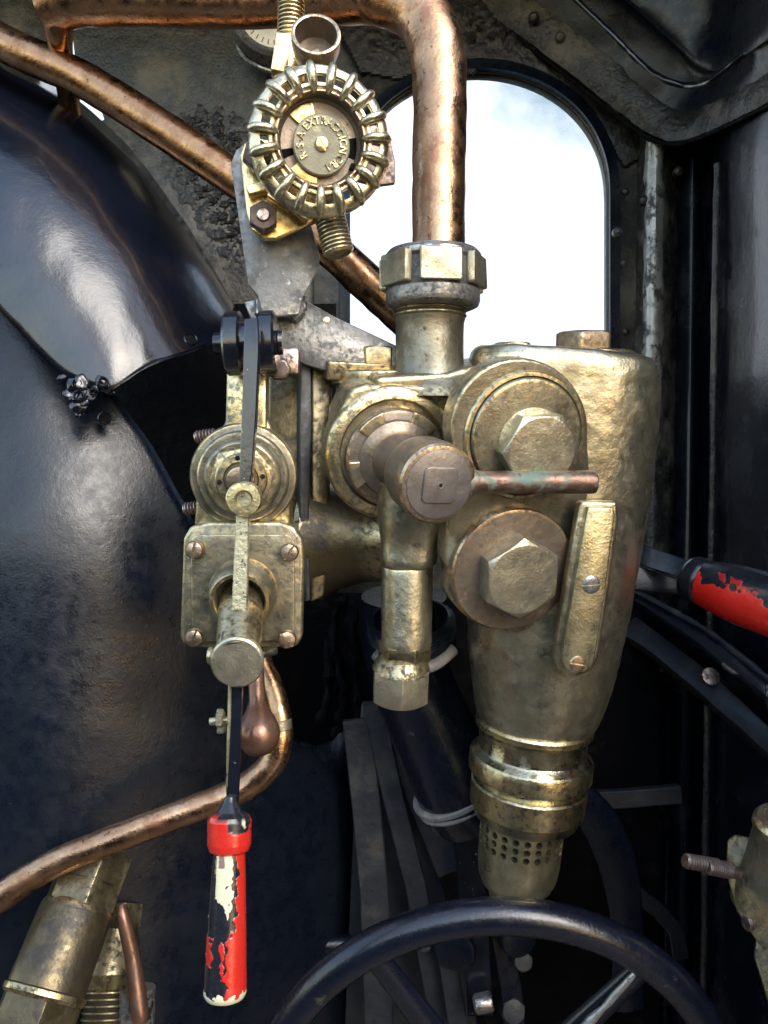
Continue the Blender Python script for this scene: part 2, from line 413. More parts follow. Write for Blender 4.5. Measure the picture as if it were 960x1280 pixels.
# sooty crust area near window top and behind extraction valve
def crust(name, pts, D, amp, mat='soot_crust', n=46, seed=0):
    """rough lump of soot built as a raised heap on the sheet"""
    xs = [p[0] for p in pts]; ys = [p[1] for p in pts]; x0, x1, y0, y1 = min(xs), max(xs), min(ys), max(ys)
    def inside(x, y):
        c = False; j = len(pts)-1
        for i in range(len(pts)):
            xi, yi = pts[i]; xj, yj = pts[j]
            if (yi > y) != (yj > y) and x < (xj-xi)*(y-yi)/(yj-yi)+xi: c = not c
            j = i
        return c
    def dist(x, y):
        m = 1e9; j = len(pts)-1
        for i in range(len(pts)):
            a = Vector((*pts[j], 0)); bb = Vector((*pts[i], 0)); p = Vector((x, y, 0)); ab = bb-a
            t = max(0, min(1, (p-a).dot(ab)/max(ab.length_squared, 1e-9))); m = min(m, (p-a-ab*t).length); j = i
        return m
    bm = new(); g = {}; dd = {}
    nx = n; ny = int(n*(y1-y0)/(x1-x0))
    for j in range(ny+1):
        for i in range(nx+1):
            x = x0+(x1-x0)*i/nx; y = y0+(y1-y0)*j/ny
            d = dist(x, y) if inside(x, y) else 0
            k = min(1, d/42)**1.3
            q = Vector((x*.09, y*.09, seed))
            h = k*(amp*(.30+.85*noise.noise(q)+.6*noise.noise(q*2.7)+.3*noise.noise(q*6)))
            g[i, j] = bm.verts.new(P(x, y, D-max(h, 0)-(.0005 if d > 0 else -.004))); dd[i, j] = d
    for j in range(ny):
        for i in range(nx):
            if max(dd[i, j], dd[i+1, j], dd[i, j+1], dd[i+1, j+1]) <= 0: continue
            bm.faces.new((g[i, j], g[i, j+1], g[i+1, j+1], g[i+1, j]))
    bmesh.ops.delete(bm, geom=[v for v in bm.verts if not v.link_faces], context='VERTS')
    return bm
b = crust('c', [(200, 150), (232, 122), (290, 118), (330, 160), (345, 240), (330, 330), (300, 370), (262, 330), (225, 270), (190, 215)], WD-.006, .007, n=90)
single('soot_heap', b, 'soot_crust', 'crusted soot on the front sheet left of the toothed handwheel', 'soot', P(260, 240, WD), kind='stuff')
b = crust('c', [(420, 30), (640, -20), (700, 40), (790, 130), (812, 190), (780, 210), (735, 130), (660, 90), (600, 80), (590, 95), (560, 70), (500, 100), (450, 90)], WD-.028, .007, n=150, seed=5)
single('soot_heap', b, 'soot_crust', 'crusted soot above the arched window under the roof angle', 'soot', P(640, 60, WD), kind='stuff')

# ---- right side sheet
rt = Thing('cab_side_sheet', 'black right hand side sheet of the cab, oily and blue where the light catches it', 'wall', P(830, 640, 1.2))
def wx(D, x): return x
def strip(pairs, n=14, k=8):
    """wall surface through rows of (x,D) knots, from y top to y bottom given per knot"""
    pass
rows = []
kn = [(796, 1.262), (806, 1.225), (822, 1.205), (836, 1.225), (842, 1.238), (850, 1.21), (864, 1.19), (873, 1.20), (880, 1.215), (888, 1.15), (899, 1.09), (915, 1.03), (940, .965), (975, .90), (1040, .80), (1150, .68), (1300, .58)]
for (x, D) in kn:
    # lines converge downwards a little, as the sheet's verticals do in view
    col = []
    for j in range(25):
        y = -120+j*75
        xx = x+(x-480)*0.0
        col.append(P(xx-(y-400)*.012, y, D+.0*(y)))
    rows.append(col)
b = new(); loft(b, dense(rows, 5), closed=False, caps=False); dent(b, .003, 9, 2)
rt.part('steel_sheet', b, 'panel')
# seam bead between corner post and glossy panel
b = new(); tube(b, [P(897, 205, 1.07), P(893, 400, 1.07), P(890, 640, 1.075), P(884, 900, 1.08), P(878, 1290, 1.09)], .0045, 12, wob=.0015); rt.part('seam_bead', b, 'sooty')
# rusty grimy corner post
ct = Thing('corner_post', 'grimy corner post with a shiny worn ridge beside the arched window', 'post', P(820, 300, 1.2))
rows = []
for (x, D) in [(792, 1.24), (800, 1.215), (809, 1.195), (819, 1.186), (829, 1.192), (838, 1.21), (846, 1.235)]:
    rows.append([P(x-(y-400)*.012, y, D-.004) for y in [150+30*j for j in range(24)]])
b = new(); loft(b, dense(rows, 5), closed=False, caps=False); dent(b, .003, 30, 5)
ct.part('steel_angle', b, 'sooty')
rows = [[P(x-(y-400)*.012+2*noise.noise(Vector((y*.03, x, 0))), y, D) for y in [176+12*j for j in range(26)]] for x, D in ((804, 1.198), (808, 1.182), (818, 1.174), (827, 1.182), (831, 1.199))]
b = new(); loft(b, dense(rows, 4), closed=False, caps=False); dent(b, .003, 70, 5, 3); ct.part('worn_ridge', b, 'worn_post')  # pale bead added as a painted highlight down the post
for (x, y) in ((848, 214), (806, 250), (772, 290)): b = new(); lathe(b, FR(x, y, 1.19), [(6, -6), (6, 1), (3, 4), (0, 5)], 12); ct.part('rivet', b, 'sooty')

# ---- roof and its riveted angle
rf = Thing('cab_roof', 'black sooty roof sheet over the window with a riveted edge angle', 'roof', P(800, 60, 1.2))
edge = [(470, -130, 1.25), (600, 4, 1.235), (660, 52, 1.225), (720, 98, 1.21), (775, 142, 1.195), (812, 168, 1.18), (845, 176, 1.15), (880, 166, 1.09), (920, 148, 1.0), (965, 126, .92), (1060, 85, .78), (1250, 0, .6)]
e0 = smooth_path([P(*e) for e in edge], 8)
far = [P(e[0]-10, e[1]+10, e[2]+.01) for e in edge]
def wf(x): t = max(0, min(1, (x-720)/260)); return 1-.85*t*t*(3-2*t)
def offp(dx, dy, dD): return smooth_path([P(e[0]+dx*wf(e[0]), e[1]+dy, e[2]+dD) for e in edge], 8)
b = new(); loft(b, [offp(0, 3, 0), offp(1, 0, -.012), offp(10, -12, -.022), offp(22, -30, -.028), offp(26, -38, -.026), offp(30, -40, .01)], closed=False, caps=False)
dent(b, .003, 45, 3, 3); rf.part('edge_angle', b, 'sooty')
b = new(); tube(b, offp(-3, 4, -.006)[::4], .0032, 8, wob=.002); rf.part('seam', b, 'recess')
rv = [(667, 22), (737, 75), (809, 133), (895, 156), (952, 117), (856, 158), (700, 46), (772, 103)]
for i, (x, y) in enumerate(rv):
    b = new(); D = 1.19-.05*(x > 850)-.12*(x > 940); lathe(b, FR(x, y, D, (-.2, -1, -.4)), [(7, -10), (6.5, 1), (4, 4), (0, 5)], 14); rf.part('rivet', b, 'sooty')
# roof panels beyond the angle, with a step and a bent lip
rl = [offp(24, -36, -.02), offp(60, -70, -.05), offp(75, -84, -.07), offp(78, -90, -.10), offp(110, -150, -.13), offp(150, -260, -.2), offp(170, -420, -.25)]
b = new(); loft(b, dense([list(r) for r in rl], 6), closed=False, caps=False); dent(b, .003, 12, 8, 3); rf.part('roof_sheet', b, 'black_satin')
b = new(); tube(b, [P(700, -20, 1.12), P(762, 40, 1.10), P(800, 78, 1.09), P(830, 99, 1.07), P(860, 107, 1.05), P(885, 102, 1.0), P(900, 92, .98), P(945, 55, .92), P(1010, 0, .86)], [.004]*9, 12, wob=.0012); rf.part('bent_lip', b, 'black')
# unseen roof and side pieces, added and cut to shade or admit light
b = new()
box(b, Matrix.Identity(4), -.75, .62, .68, 1.24, .86, .87, .002); rf.part('upper_roof_sheet', b, 'black_satin')
b = new(); box(b, Matrix.Identity(4), .60, .61, .10, .80, -1.3, .86, .002); rt.part('rear_side_sheet', b, 'panel')
b = new(); box(b, Matrix.Identity(4), -2.2, .60, -.72, -.71, -1.3, .08, .002); single('rear_bunker_sheet', b, 'black_satin', 'low black sheet closing the back of the cab behind the viewer', 'wall', (-.5, -.7, -.5))  # unseen sheet added behind the camera to cut sky light

# ---- lower firebox front coloured dark for shade / unseen bounce floor
b = new(); rows = []
for x in range(-100, 1150, 50):
    rows.append([P(x, y, 1.16-.0*(y)) for y in (560, 700, 850, 1000, 1200, 1500)])
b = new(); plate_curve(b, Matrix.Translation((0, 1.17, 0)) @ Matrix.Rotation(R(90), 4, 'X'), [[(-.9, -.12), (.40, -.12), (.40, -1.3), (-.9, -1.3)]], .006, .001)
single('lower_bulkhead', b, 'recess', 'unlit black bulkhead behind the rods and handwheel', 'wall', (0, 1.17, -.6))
b = new(); box(b, Matrix.Identity(4), -2, 2, -1.5, 1.6, -1.32, -1.30, 0); single('floor', b, 'floor_wood', None, None, (0, 0, -1.3), kind='structure')

# ================================================================== BOILER CASING
bt = Thing('boiler_casing', 'glossy black boiler cladding of two overlapping sheets with a torn edge', 'boiler', P(150, 500, .95))
A = [(-160, -60), (-60, 28), (0, 72), (50, 96), (92, 122), (130, 155), (165, 190), (200, 236), (235, 286), (266, 338), (292, 384)]
B = [(-160, 190), (-60, 318), (0, 388), (28, 418), (52, 446), (84, 474), (120, 488), (142, 488), (178, 462), (222, 445), (284, 420)]
DA = [1.06, 1.05, 1.04, 1.035, 1.03, 1.025, 1.02, 1.015, 1.01, 1.005, 1.0]
DB = [.80, .80, .80, .80, .80, .80, .81, .815, .84, .87, .92]
def segd(x, y, poly):
    m = 1e9
    for (ax_, ay), (bx, by) in zip(poly, poly[1:]):
        dx, dy = bx-ax_, by-ay; t = max(0, min(1, ((x-ax_)*dx+(y-ay)*dy)/(dx*dx+dy*dy))); m = min(m, math.hypot(x-ax_-dx*t, y-ay-dy*t))
    return m
def updepth(x, y):
    t = min(1, segd(x, y, A)/225)
    return .80+.21*(1-math.sqrt(max(0, 1-(1-t)**2)))
rows = []
for (a, bb, da, db) in zip(A, B, DA, DB):
    row = []
    for k in range(25):
        v = k/24      # 0 silhouette, 1 torn edge
        ang = v*math.pi/2
        x = a[0]+(bb[0]-a[0])*(1-math.cos(ang)); y = a[1]+(bb[1]-a[1])*(1-math.cos(ang))
        # rounded shoulder: falls away steeply near the silhouette
        xx = a[0]+(bb[0]-a[0])*v; yy = a[1]+(bb[1]-a[1])*v
        D = updepth(xx, yy)
        row.append(P(xx, yy, D))
    rows.append(row)
g = dense(rows, 6)
b = new(); loft(b, g, closed=False, caps=False); dent(b, .0018, 9, 1, 3)
ob = bt.part('upper_sheet', b, 'black'); md = ob.modifiers.new('s', 'SOLIDIFY'); md.thickness = .003; md.offset = 0
# torn bright lip
lipp = [P(x, y, updepth(x, y)-.001) for x, y in ((140, 487), (160, 474), (178, 462), (200, 452), (222, 445), (245, 438), (284, 420))]
b = new(); tube(b, lipp, [.0008, .0016, .0012, .0018, .001, .0013, .001], 10, wob=.001); bt.part('torn_lip', b, 'black_satin')
b = new(); tube(b, [P(-60, 318, .797), P(0, 388, .797), P(28, 418, .797), P(52, 446, .797), P(84, 474, .797)], .0022, 10, wob=.001); b.free()
# lower sheet
Lf = []; rr_ = [(84, 400), (128, 470), (140, 490), (162, 520), (190, 560), (215, 606), (240, 652), (262, 720), (300, 800), (345, 880), (372, 926), (408, 928), (440, 912), (447, 960), (446, 1010), (440, 1080), (432, 1160), (424, 1300), (420, 1400)]
rr_ = [(20, 345), (84, 430), (138, 488), (162, 520), (190, 560), (215, 606), (240, 652), (262, 720), (290, 790), (322, 850), (350, 900), (372, 926), (412, 960), (440, 1000), (441, 1060), (436, 1120), (430, 1180), (424, 1300), (420, 1400)]
rows = []
for (x, y) in rr_:
    row = []
    for k in range(27):
        v = k/26
        xx = -160+(x+160)*v
        w = max(0, (xx-60)/380)
        D = .818+.05*(max(0, 700-y)/300)**1.5+.22*max(0, (xx-20)/420)**1.7+.03*((xx+60)/300)**2*(xx < -60)-.02*max(0, min(1, (y-500)/700))
        row.append(P(xx, y, D))
    rows.append(row)
b = new(); loft(b, dense(rows, 4), closed=False, caps=False); dent(b, .002, 8, 4, 3)
ob = bt.part('lower_sheet', b, 'black_satin'); md = ob.modifiers.new('s', 'SOLIDIFY'); md.thickness = .003; md.offset = -1
# right part of the lower sheet with ragged top
top = [(340, 930), (352, 922), (366, 930), (380, 927), (392, 932), (404, 930), (416, 925), (426, 912), (434, 906), (438, 916), (444, 935)]
rows = []
for (x, y) in top: rows.append([P(x, y+(1420-y)*k/10, 1.005+.05*((x-340)/100)**2-.04*k/10-.002) for k in range(11)])
b = new(); loft(b, dense(rows, 4), closed=False, caps=False); dent(b, .0025, 25, 3, 2)
ob = bt.part('ragged_sheet', b, 'black_satin'); md = ob.modifiers.new('s', 'SOLIDIFY'); md.thickness = .004; md.offset = -1
# bolt holes with pressed rims
for (x, y, D, o) in ((238, 424, updepth(238, 424)-.001, (.5, -1, .4)), (131, 523, .838, (.15, -1, 0))):
    r = 6.5 if y != 507 else 0
    if not r: continue
    b = new(); lathe(b, FR(x, y, D-.002, o), [(r, -6), (r+1.6, -1), (r+2, 1), (r+.8, 2), (r, 1), (r-.6, -6)], 24, close=True); hh = bt.part('hole_rim', b, 'black')
    b = new(); lathe(b, FR(x, y, D-.002, o), [(r, 0), (0, 0)], 24); bt.part('hole', b, 'dark_hole', hh)
# lumps of weld
b = new()
random.seed(3)
for (x, y, r, D) in [(78, 470, 6, .80), (92, 482, 9, .80), (99, 494, 11, .80), (103, 480, 8, .798), (112, 492, 8, .80), (97, 508, 10, .803), (128, 478, 7, .80), (132, 482, 5, .803), (118, 485, 6, .80), (107, 500, 7, .80), (88, 492, 6, .80), (100, 517, 6, .81), (138, 490, 5, .81)]:
    a = new(); bmesh.ops.create_icosphere(a, subdivisions=3, radius=r*1.05); a.transform(Matrix.Diagonal((1.15, .9, .4, 1))); a.transform(FR(x, y, D, (.1, -1, .1), random.uniform(0, 180)))
    dent(a, .0035, 90, r, 3); merge(b, a)
for (x, y, r) in ((99, 495, 12), (118, 490, 9), (130, 478, 11), (97, 480, 11)):
    a = new(); lathe(a, FR(x, y, .797, (.1, -1, .1)), [(r*.5, -4), (r*.62, 3), (r*.5, 4), (r*.38, 2), (r*.36, -4)], 20, close=True); dent(a, .0015, 120, r, 2); merge(b, a)
bt.part('weld_bead', b, 'black')
# inner shell seen through the gap
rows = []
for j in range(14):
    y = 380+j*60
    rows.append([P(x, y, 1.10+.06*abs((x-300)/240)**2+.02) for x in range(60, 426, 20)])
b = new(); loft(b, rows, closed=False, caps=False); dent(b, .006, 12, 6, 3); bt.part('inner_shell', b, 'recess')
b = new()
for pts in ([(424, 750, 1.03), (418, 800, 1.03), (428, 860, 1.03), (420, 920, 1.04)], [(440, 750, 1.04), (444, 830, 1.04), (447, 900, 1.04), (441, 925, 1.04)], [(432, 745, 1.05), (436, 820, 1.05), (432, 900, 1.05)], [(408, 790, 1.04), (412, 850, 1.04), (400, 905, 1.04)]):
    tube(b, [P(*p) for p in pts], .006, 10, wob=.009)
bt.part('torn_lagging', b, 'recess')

# ================================================================== COPPER PIPES
# big pipe: runs along the top and drops into the union nut
b = new()
pts = [(62, 10, .84), (88, 0, .83), (130, -2, .82), (300, 3, .80), (440, -4, .78), (478, -2, .768), (510, 8, .762), (534, 30, .755), (546, 64, .75), (550, 115, .745), (549, 200, .735), (548, 320, .722)]
tube(b, [P(*p) for p in pts], [.0245, .0265, .026, .0235, .024, .0245, .0255, .0262, .0262, .0252, .0245, .0238], 40, 10, wob=.0011)
b2 = new(); tube(b2, [P(80, 2, .838), P(74, 30, .845), P(76, 64, .87), P(84, 110, .92), P(90, 150, .95)], [.022, .016, .0125, .012, .012], 24)
t = Thing('steam_pipe', 'thick copper pipe running along the top and bending down into the lugged nut', 'pipe', P(549, 100, .75))
t.part('pipe', b, 'copper'); t.part('branch_pipe', b2, 'copper_brown')
b = new()
tube(b, [P(-90, -10, .90), P(0, 52, .88), P(100, 98, .87), (P(200, 160, .86)), P(300, 228, .85), P(400, 300, .84), P(450, 345, .835), P(520, 410, .83)], .0196, 36, 8, wob=.0009)
single('copper_pipe', b, 'copper_brown', 'brown oiled copper pipe sloping down from the upper left behind the toothed handwheel', 'pipe', P(200, 160, .86))
b = new()
tube(b, [P(-60, 1158, .74), P(0, 1122, .74), P(60, 1083, .745), P(160, 1042, .75), P(250, 1008, .76), P(306, 984, .765), P(338, 956, .765), P(350, 925, .765), P(349, 890, .77), P(340, 856, .78), P(328, 828, .79), P(322, 790, .80)], [.0135, .0132, .0128, .0128, .0128, .0132, .013, .0118, .0105, .010, .010, .010], 32, 10, wob=.0009)
t = Thing('copper_pipe', 'pinkish copper pipe curving behind the red and white handle to the lower left', 'pipe', P(160, 1042, .75))
t.part('pipe', b, 'copper')
b = new(); ring(b, FA(P(350, 912, .765), P(348, 880, .766), .765), 10, 15.5, 0, 13, 28); t.part('collar', b, 'nutface')

# ================================================================== PRESSURE GAUGE (behind)
t = Thing('pressure_gauge', 'white faced round gauge mostly hidden by the thick copper pipe', 'gauge', P(338, 25, 1.15))
G = FR(340, 14, 1.15, (.25, -1, -.1))
b = new(); lathe(b, G, [(0, -26), (54, -26), (54, 0), (50, 4), (44, 2), (42, -4), (0, -4)], 56); t.part('case', b, 'steel')
b = new(); cyl(b, G, 42, -5, -2.5, 56, 0); t.part('dial', b, 'dial_white')
b = new(); box(b, G @ Matrix.Rotation(R(-60), 4, 'Z'), -1.2, 1.2, -6, 30, -2.0, -1.4, 0)
for k in range(24):
    box(b, G @ Matrix.Rotation(R(k*11.5-200), 4, 'Z'), 33, 39, -.5, .5, -2.3, -1.8, 0)
t.part('needle', b, 'ink')
b = new(); lathe(b, FR(302, 38, 1.17), [(0, -8), (9, -8), (9, 6), (5, 9), (0, 9)], 20); t.part('fixing_screw', b, 'brass_grimy')
# holding hook under gauge
b = new(); tube(b, [P(294, 36, 1.2), P(302, 66, 1.2), P(325, 84, 1.19), P(352, 92, 1.19)], .004, 10); t.part('hook', b, 'steel')

# ================================================================== EXTRACTION VALVE + bracket
et = Thing('extraction_valve', 'brass valve with a round looped handwheel stamped with letters', 'valve', P(400, 180, .66))
br = Thing('support_bracket', 'grey steel bracket plate holding the brass wheel valve', 'bracket', P(350, 300, .72))
Bk = FR(350, 300, .705, (.12, -1, 0))
def loc(pts, cx, cy): return [(x-cx, cy-y) for x, y in pts]
b = new(); prism(b, Bk, loc([(289, 208), (296, 190), (312, 178), (345, 176), (366, 200), (400, 318), (398, 334), (378, 372), (374, 392), (330, 398), (322, 370), (311, 356)], 350, 300), -8, 0, 1.5)
dent(b, .0006, 60, 2); br.part('plate', b, 'steel')
b = new(); prism(b, FR(400, 410, .735, (.12, -1, 0)), loc([(306, 380), (330, 374), (352, 372), (378, 374), (420, 396), (470, 418), (520, 440), (520, 475), (430, 470), (380, 455), (340, 430), (315, 400)], 400, 410), -9, 0, 1.5)
dent(b, .0012, 50, 5); br.part('arm', b, 'steel')
b = crust('c', [(318, 372), (345, 362), (378, 366), (384, 384), (372, 402), (350, 394), (335, 400), (320, 392)], .722, .008, n=26, seed=3); br.part('lump', b, 'steel')
b = new(); lathe(b, FR(408, 400, .72), [(4, -2), (4, 1), (0, 2)], 12); br.part('rivet', b, 'brass')
# valve body behind wheel
VO = Vector((.2, -1, .02)).normalized()
b = new(); Fg = FR(345, 245, .69, (.15, -1, 0))
prism(b, Fg, loc([(301, 200), (306, 184), (320, 176), (336, 178), (400, 262), (396, 276), (345, 301), (330, 302), (316, 292), (309, 270)], 345, 245), -3, 7, 2.5)
et.part('flange', b, 'brass_gold')
b = new(); prism(b, FR(345, 245, .68, (.15, -1, 0)), loc([(308, 238), (352, 224), (356, 236), (312, 250)], 345, 245), -3, 12, 2)
box(b, FR(368, 250, .68, (.15, -1, 0), -32), -30, 28, -18, 14, -4, 10, 3)
et.part('flange_rib', b, 'brass_gold')
for (x, y, r) in ((329, 272, 17), (322, 196, 17)):
    b = new(); Q = FR(x, y, .67, (.15, -1, 0), 20 if y > 220 else 5); hexa(b, Q, r*1.12, -6, 9, 10, 2); n_ = et.part('nut', b, 'iron')
    b = new(); lathe(b, Q, [(0, 8), (8.5, 8), (8.5, 11), (7, 12.5), (0, 12)], 24); et.part('bolt_end', b, 'iron', n_)
b = new(); Q = FR(401, 176, .695, VO); lathe(b, Q, [(0, -20), (44, -20), (48, -10), (46, 2), (30, 8), (24, 12), (0, 12)], 40); et.part('body', b, 'brass_gold')
# stubs, threaded
def thread(prof, r, z0, z1, n, d=2.2):
    for i in range(n):
        a = z0+(z1-z0)*i/n; c = (z1-z0)/n
        prof += [(r-d, a), (r, a+c*.35), (r, a+c*.55)]
    return prof+[(r-d, z1)]
b = new(); q0 = P(410, 262, .685); q1 = P(424, 318, .685); L_ = (q1-q0).length/.685*F
lathe(b, FA(q0, q1, .685), thread([(0, -10), (17, -10), (17, 8), (18, 10)], 19.5, 12, L_-1, 9)+[(16, L_), (0, L_)], 32); et.part('threaded_outlet', b, 'brass_dull')
b = new(); q0 = P(362, 92, .69); q1 = P(364, 2, .69); L_ = (q1-q0).length/.69*F
lathe(b, FA(q0, q1, .69), [(0, -14), (21, -14), (21, 22), (19, 36)]+thread([], 17, 38, L_, 10)+[(15, L_+2), (0, L_+2)], 32); et.part('threaded_inlet', b, 'brass_gold')
b = new(); box(b, FR(352, 70, .68, (.1, -1, 0), -8), -10, 10, -24, 24, -12, 10, 2); et.part('neck', b, 'brass_gold')
# cup with open mouth
SK = FR(395, 42, .645, (.10, -1, .26))
b = new(); lathe(b, SK, [(0, -42), (22, -42), (27, -34), (30.5, -20), (31.5, -3), (31, 0), (28.5, .8), (26.5, 0), (26, -3), (24.5, -26), (23, -29), (0, -29)], 56); et.part('oil_cup', b, 'bronze')
b = new(); cyl(b, SK, 5, -30, -26, 20, 1); et.part('cup_plug', b, 'brass_dull')
# side cover behind wheel at right
b = new(); prism(b, FR(478, 195, .70, (.1, -1, 0)), loc([(455, 150), (486, 165), (494, 200), (494, 228), (470, 232), (445, 226)], 478, 195), -8, 0, 1.5); et.part('side_lug', b, 'iron')
# the wheel itself
WF = FR(401, 174, .64, (.20, -.97, -.13)) @ Matrix.Diagonal((.97, 1.0, 1, 1))
wh = new(); NS = 19
bmh = new()
seg = NS*4
def an(i): return 2*math.pi*i/seg+.09
radii = [(58, -2), (63, 2), (67, 2), (78, 0), (84, -1), (89, -4), (92, -10)]
vv = [[bmh.verts.new((r*math.cos(an(i))*(1+.008*math.cos(an(i)*NS)*(k == 6)), r*math.sin(an(i)), z)) for i in range(seg)] for k, (r, z) in enumerate(radii)]
for k in range(len(radii)-1):
    for i in range(seg):
        if k == 2 and (i % 4) in (1, 2): continue
        bmh.faces.new((vv[k][i], vv[k+1][i], vv[k+1][(i+1) % seg], vv[k][(i+1) % seg]))
r_ = bmesh.ops.extrude_face_region(bmh, geom=list(bmh.faces))
bmesh.ops.translate(bmh, vec=(0, 0, -9), verts=[e for e in r_['geom'] if isinstance(e, bmesh.types.BMVert)])
bmesh.ops.recalc_face_normals(bmh, faces=bmh.faces)
bevel(bmh, .9, 2, 40)
bmh.transform(WF); merge(wh, bmh)
rim = et.part('handwheel', wh, 'wheel_metal')
for k in range(NS):
    a = 2*math.pi*(k)/NS+.09
    pts = [(58, -2), (60, 4), (67, 8.5), (76, 8.5), (84, 5), (89, -2), (90.5, -8)]
    T = WF @ Matrix.Rotation(a, 4, 'Z')
    b = new(); tube(b, [T @ Vector((r, 0, z)) for r, z in pts], [.0026, .0030, .0033, .0034, .0033, .0031, .0024], 14, 5); et.part('grip_loop', b, 'wheel_metal', rim)
b = new(); lathe(b, WF, [(58, 3), (60, 1), (60, -8), (58, -20), (53, -25), (0.5, -25), (0.5, -20), (50, -20), (54, -16), (54.5, -8), (55.5, 0), (56.5, 3)], 64, close=True); et.part('cup', b, 'bronze', rim)
def sector(r0, r1, a0, a1, n=8): return [(r1*math.cos(R(a0+(a1-a0)*i/n)), r1*math.sin(R(a0+(a1-a0)*i/n))) for i in range(n+1)]+[(r0*math.cos(R(a1+(a0-a1)*i/n)), r0*math.sin(R(a1+(a0-a1)*i/n))) for i in range(n+1)]
for a0, a1 in ((100, 142), (222, 268)): b = new(); prism(b, WF, sector(30, 50, a0, a1), -21, -16, 1); et.part('spoke', b, 'brass_gold', rim)
b = new(); prism(b, WF, sector(30, 50, 192, 205), -21, -19, .5); et.part('slot', b, 'recess', rim)
b = new(); prism(b, WF, sector(30, 50, -18, 14), -21, -19, .5)
prism(b, WF, [(40, -28), (46, -30), (49, -22), (43, -20)], -25, -14, 1)
et.part('slot', b, 'recess', rim)
b = new(); lathe(b, WF @ Matrix.Translation((2, -4, 0)), [(0, -20), (36, -20), (37.5, -9), (36, -7), (0, -6)], 56)
dk = et.part('name_disc', b, 'disc', rim)
b = new()
txt = "R.S.A.EXTRACCION.GRA"
angs = -128; 
pos = -1
ad = {}
a_now = 222
for ch in txt:
    st = {'.': 8.5, 'I': 11}.get(ch, 17.0)
    a_now -= st/2
    T = WF @ Matrix.Translation((2, -4, -6.0)) @ Matrix.Rotation(R(a_now), 4, 'Z') @ Matrix.Translation((28, 0, 0)) @ Matrix.Rotation(R(-90), 4, 'Z')
    if ch == '.': cyl(b, T @ Matrix.Translation((0, 0, 0)), .9, -.5, 1.1, 10, .2)
    else: letters(b, T @ Matrix.Diagonal((.9, 1, 1, 1)), ch, 13.5, 1.3)
    a_now -= st/2
et.part('lettering', b, 'brass_grimy', dk)
b = new(); slot_screw(b, WF @ Matrix.Translation((2, -4, -5)), 9, 4.5, -55, 2.2); et.part('screw', b, 'brass', dk)

# ================================================================== BRAKE VALVE (left)
lv = Thing('brake_valve', 'tarnished brass lever valve with a long black lever and square screwed plate', 'valve', P(300, 700, .70))
LO = Vector((.06, -.98, -.18)).normalized()
b = new(); prism(b, FR(303, 731, .675, (.05, -1, -.06)), loc([(230, 672), (240, 657), (262, 652), (350, 652), (368, 658), (379, 675), (380, 700), (377, 800), (370, 810), (358, 811), (240, 811), (228, 806), (225, 795), (227, 740)], 303, 731), -30, 0, 5, 4)
dent(b, .0004, 60, 3); pl = lv.part('square_plate', b, 'brass_dull')
b = new(); prism(b, FR(303, 731, .673, (.05, -1, -.06)), loc(rrect(240, 368, 668, 802, 12), 303, 731), -3, 2, 1.5); lv.part('raised_face', b, 'brass_dull', pl)
for (x, y, rot) in ((243, 687, 80), (362, 690, 55), (243, 797, 70), (359, 799, -45)):
    b = new(); slot_screw(b, FR(x, y, .664, (.05, -1, -.06)), 11.5, 7, rot, 2.6); lv.part('plate_screw', b, 'bronze')
# upper body with nested rings
b = new(); Q = FR(304, 596, .672, LO)
prism(b, FR(304, 600, .69, (.05, -1, -.06)), loc([(250, 560), (264, 545), (282, 530), (285, 440), (334, 440), (334, 520), (345, 545), (362, 570), (364, 660), (242, 660)], 304, 600), -34, 0, 6, 3)
lv.part('body', b, 'brass_dull')
b = new(); lathe(b, Q, [(0, -40), (60, -40), (66, -30), (67, -6), (65, -2), (58, 0), (56, 3), (56, 6), (54, 8), (48, 8.5), (46, 12), (43, 14), (0, 14)], 72); dr = lv.part('ringed_boss', b, 'brass_dull')
b = new(); hexa(b, Q, 42, 12, 19, 12, 2); lathe(b, Q, [(0, 18), (31, 18), (32, 21), (30, 24), (22, 25), (20, 22), (0, 22)], 48); lv.part('gland_nut', b, 'brass_dull', dr)
b = new()
for a in range(4):
    T = Q @ Matrix.Rotation(R(a*90+8), 4, 'Z'); cyl(b, T @ Matrix.Translation((26.5, 0, 0)), 3.2, 22, 25.3, 14, .4)
lv.part('spanner_hole', b, 'dark_hole', dr)
b = new(); cyl(b, Q, 17, 20, 34, 36, 2); lv.part('spindle', b, 'bronze', dr)
# lower boss and sleeve
s0 = P(303, 742, .665); s1 = P(297, 826, .612)
S_ = FA(s0, s1, .66); Ls = (s1-s0).length/.66*F
b = new(); lathe(b, FR(304, 740, .662, (.02, -.95, -.3)), [(0, -10), (42, -10), (43, 4), (40, 12), (38, 26), (36, 30), (32, 30), (30, 26), (29, 10), (0, 10)], 56); bs = lv.part('sleeve_boss', b, 'brass_dull')
b = new(); lathe(b, S_, [(0, -12), (29, -12), (28, 20), (26, Ls-6), (0, Ls-6)], 48); lv.part('plunger', b, 'brass_grimy', bs)
b = new(); lathe(b, FR(296.5, 828, .610, (.02, -.97, -.22)), [(0, -14), (28, -14), (33, -10), (33.5, 0), (31, 2.5), (0, 3)], 56); dent(b, .0004, 90, 2); lv.part('plunger_cap', b, 'nutface', bs)
b = new(); cyl(b, FA(P(268, 820, .622), P(258, 820, .622), .62), 11, 0, 8, 20, 2); lv.part('pin_end', b, 'brass_dull', bs)
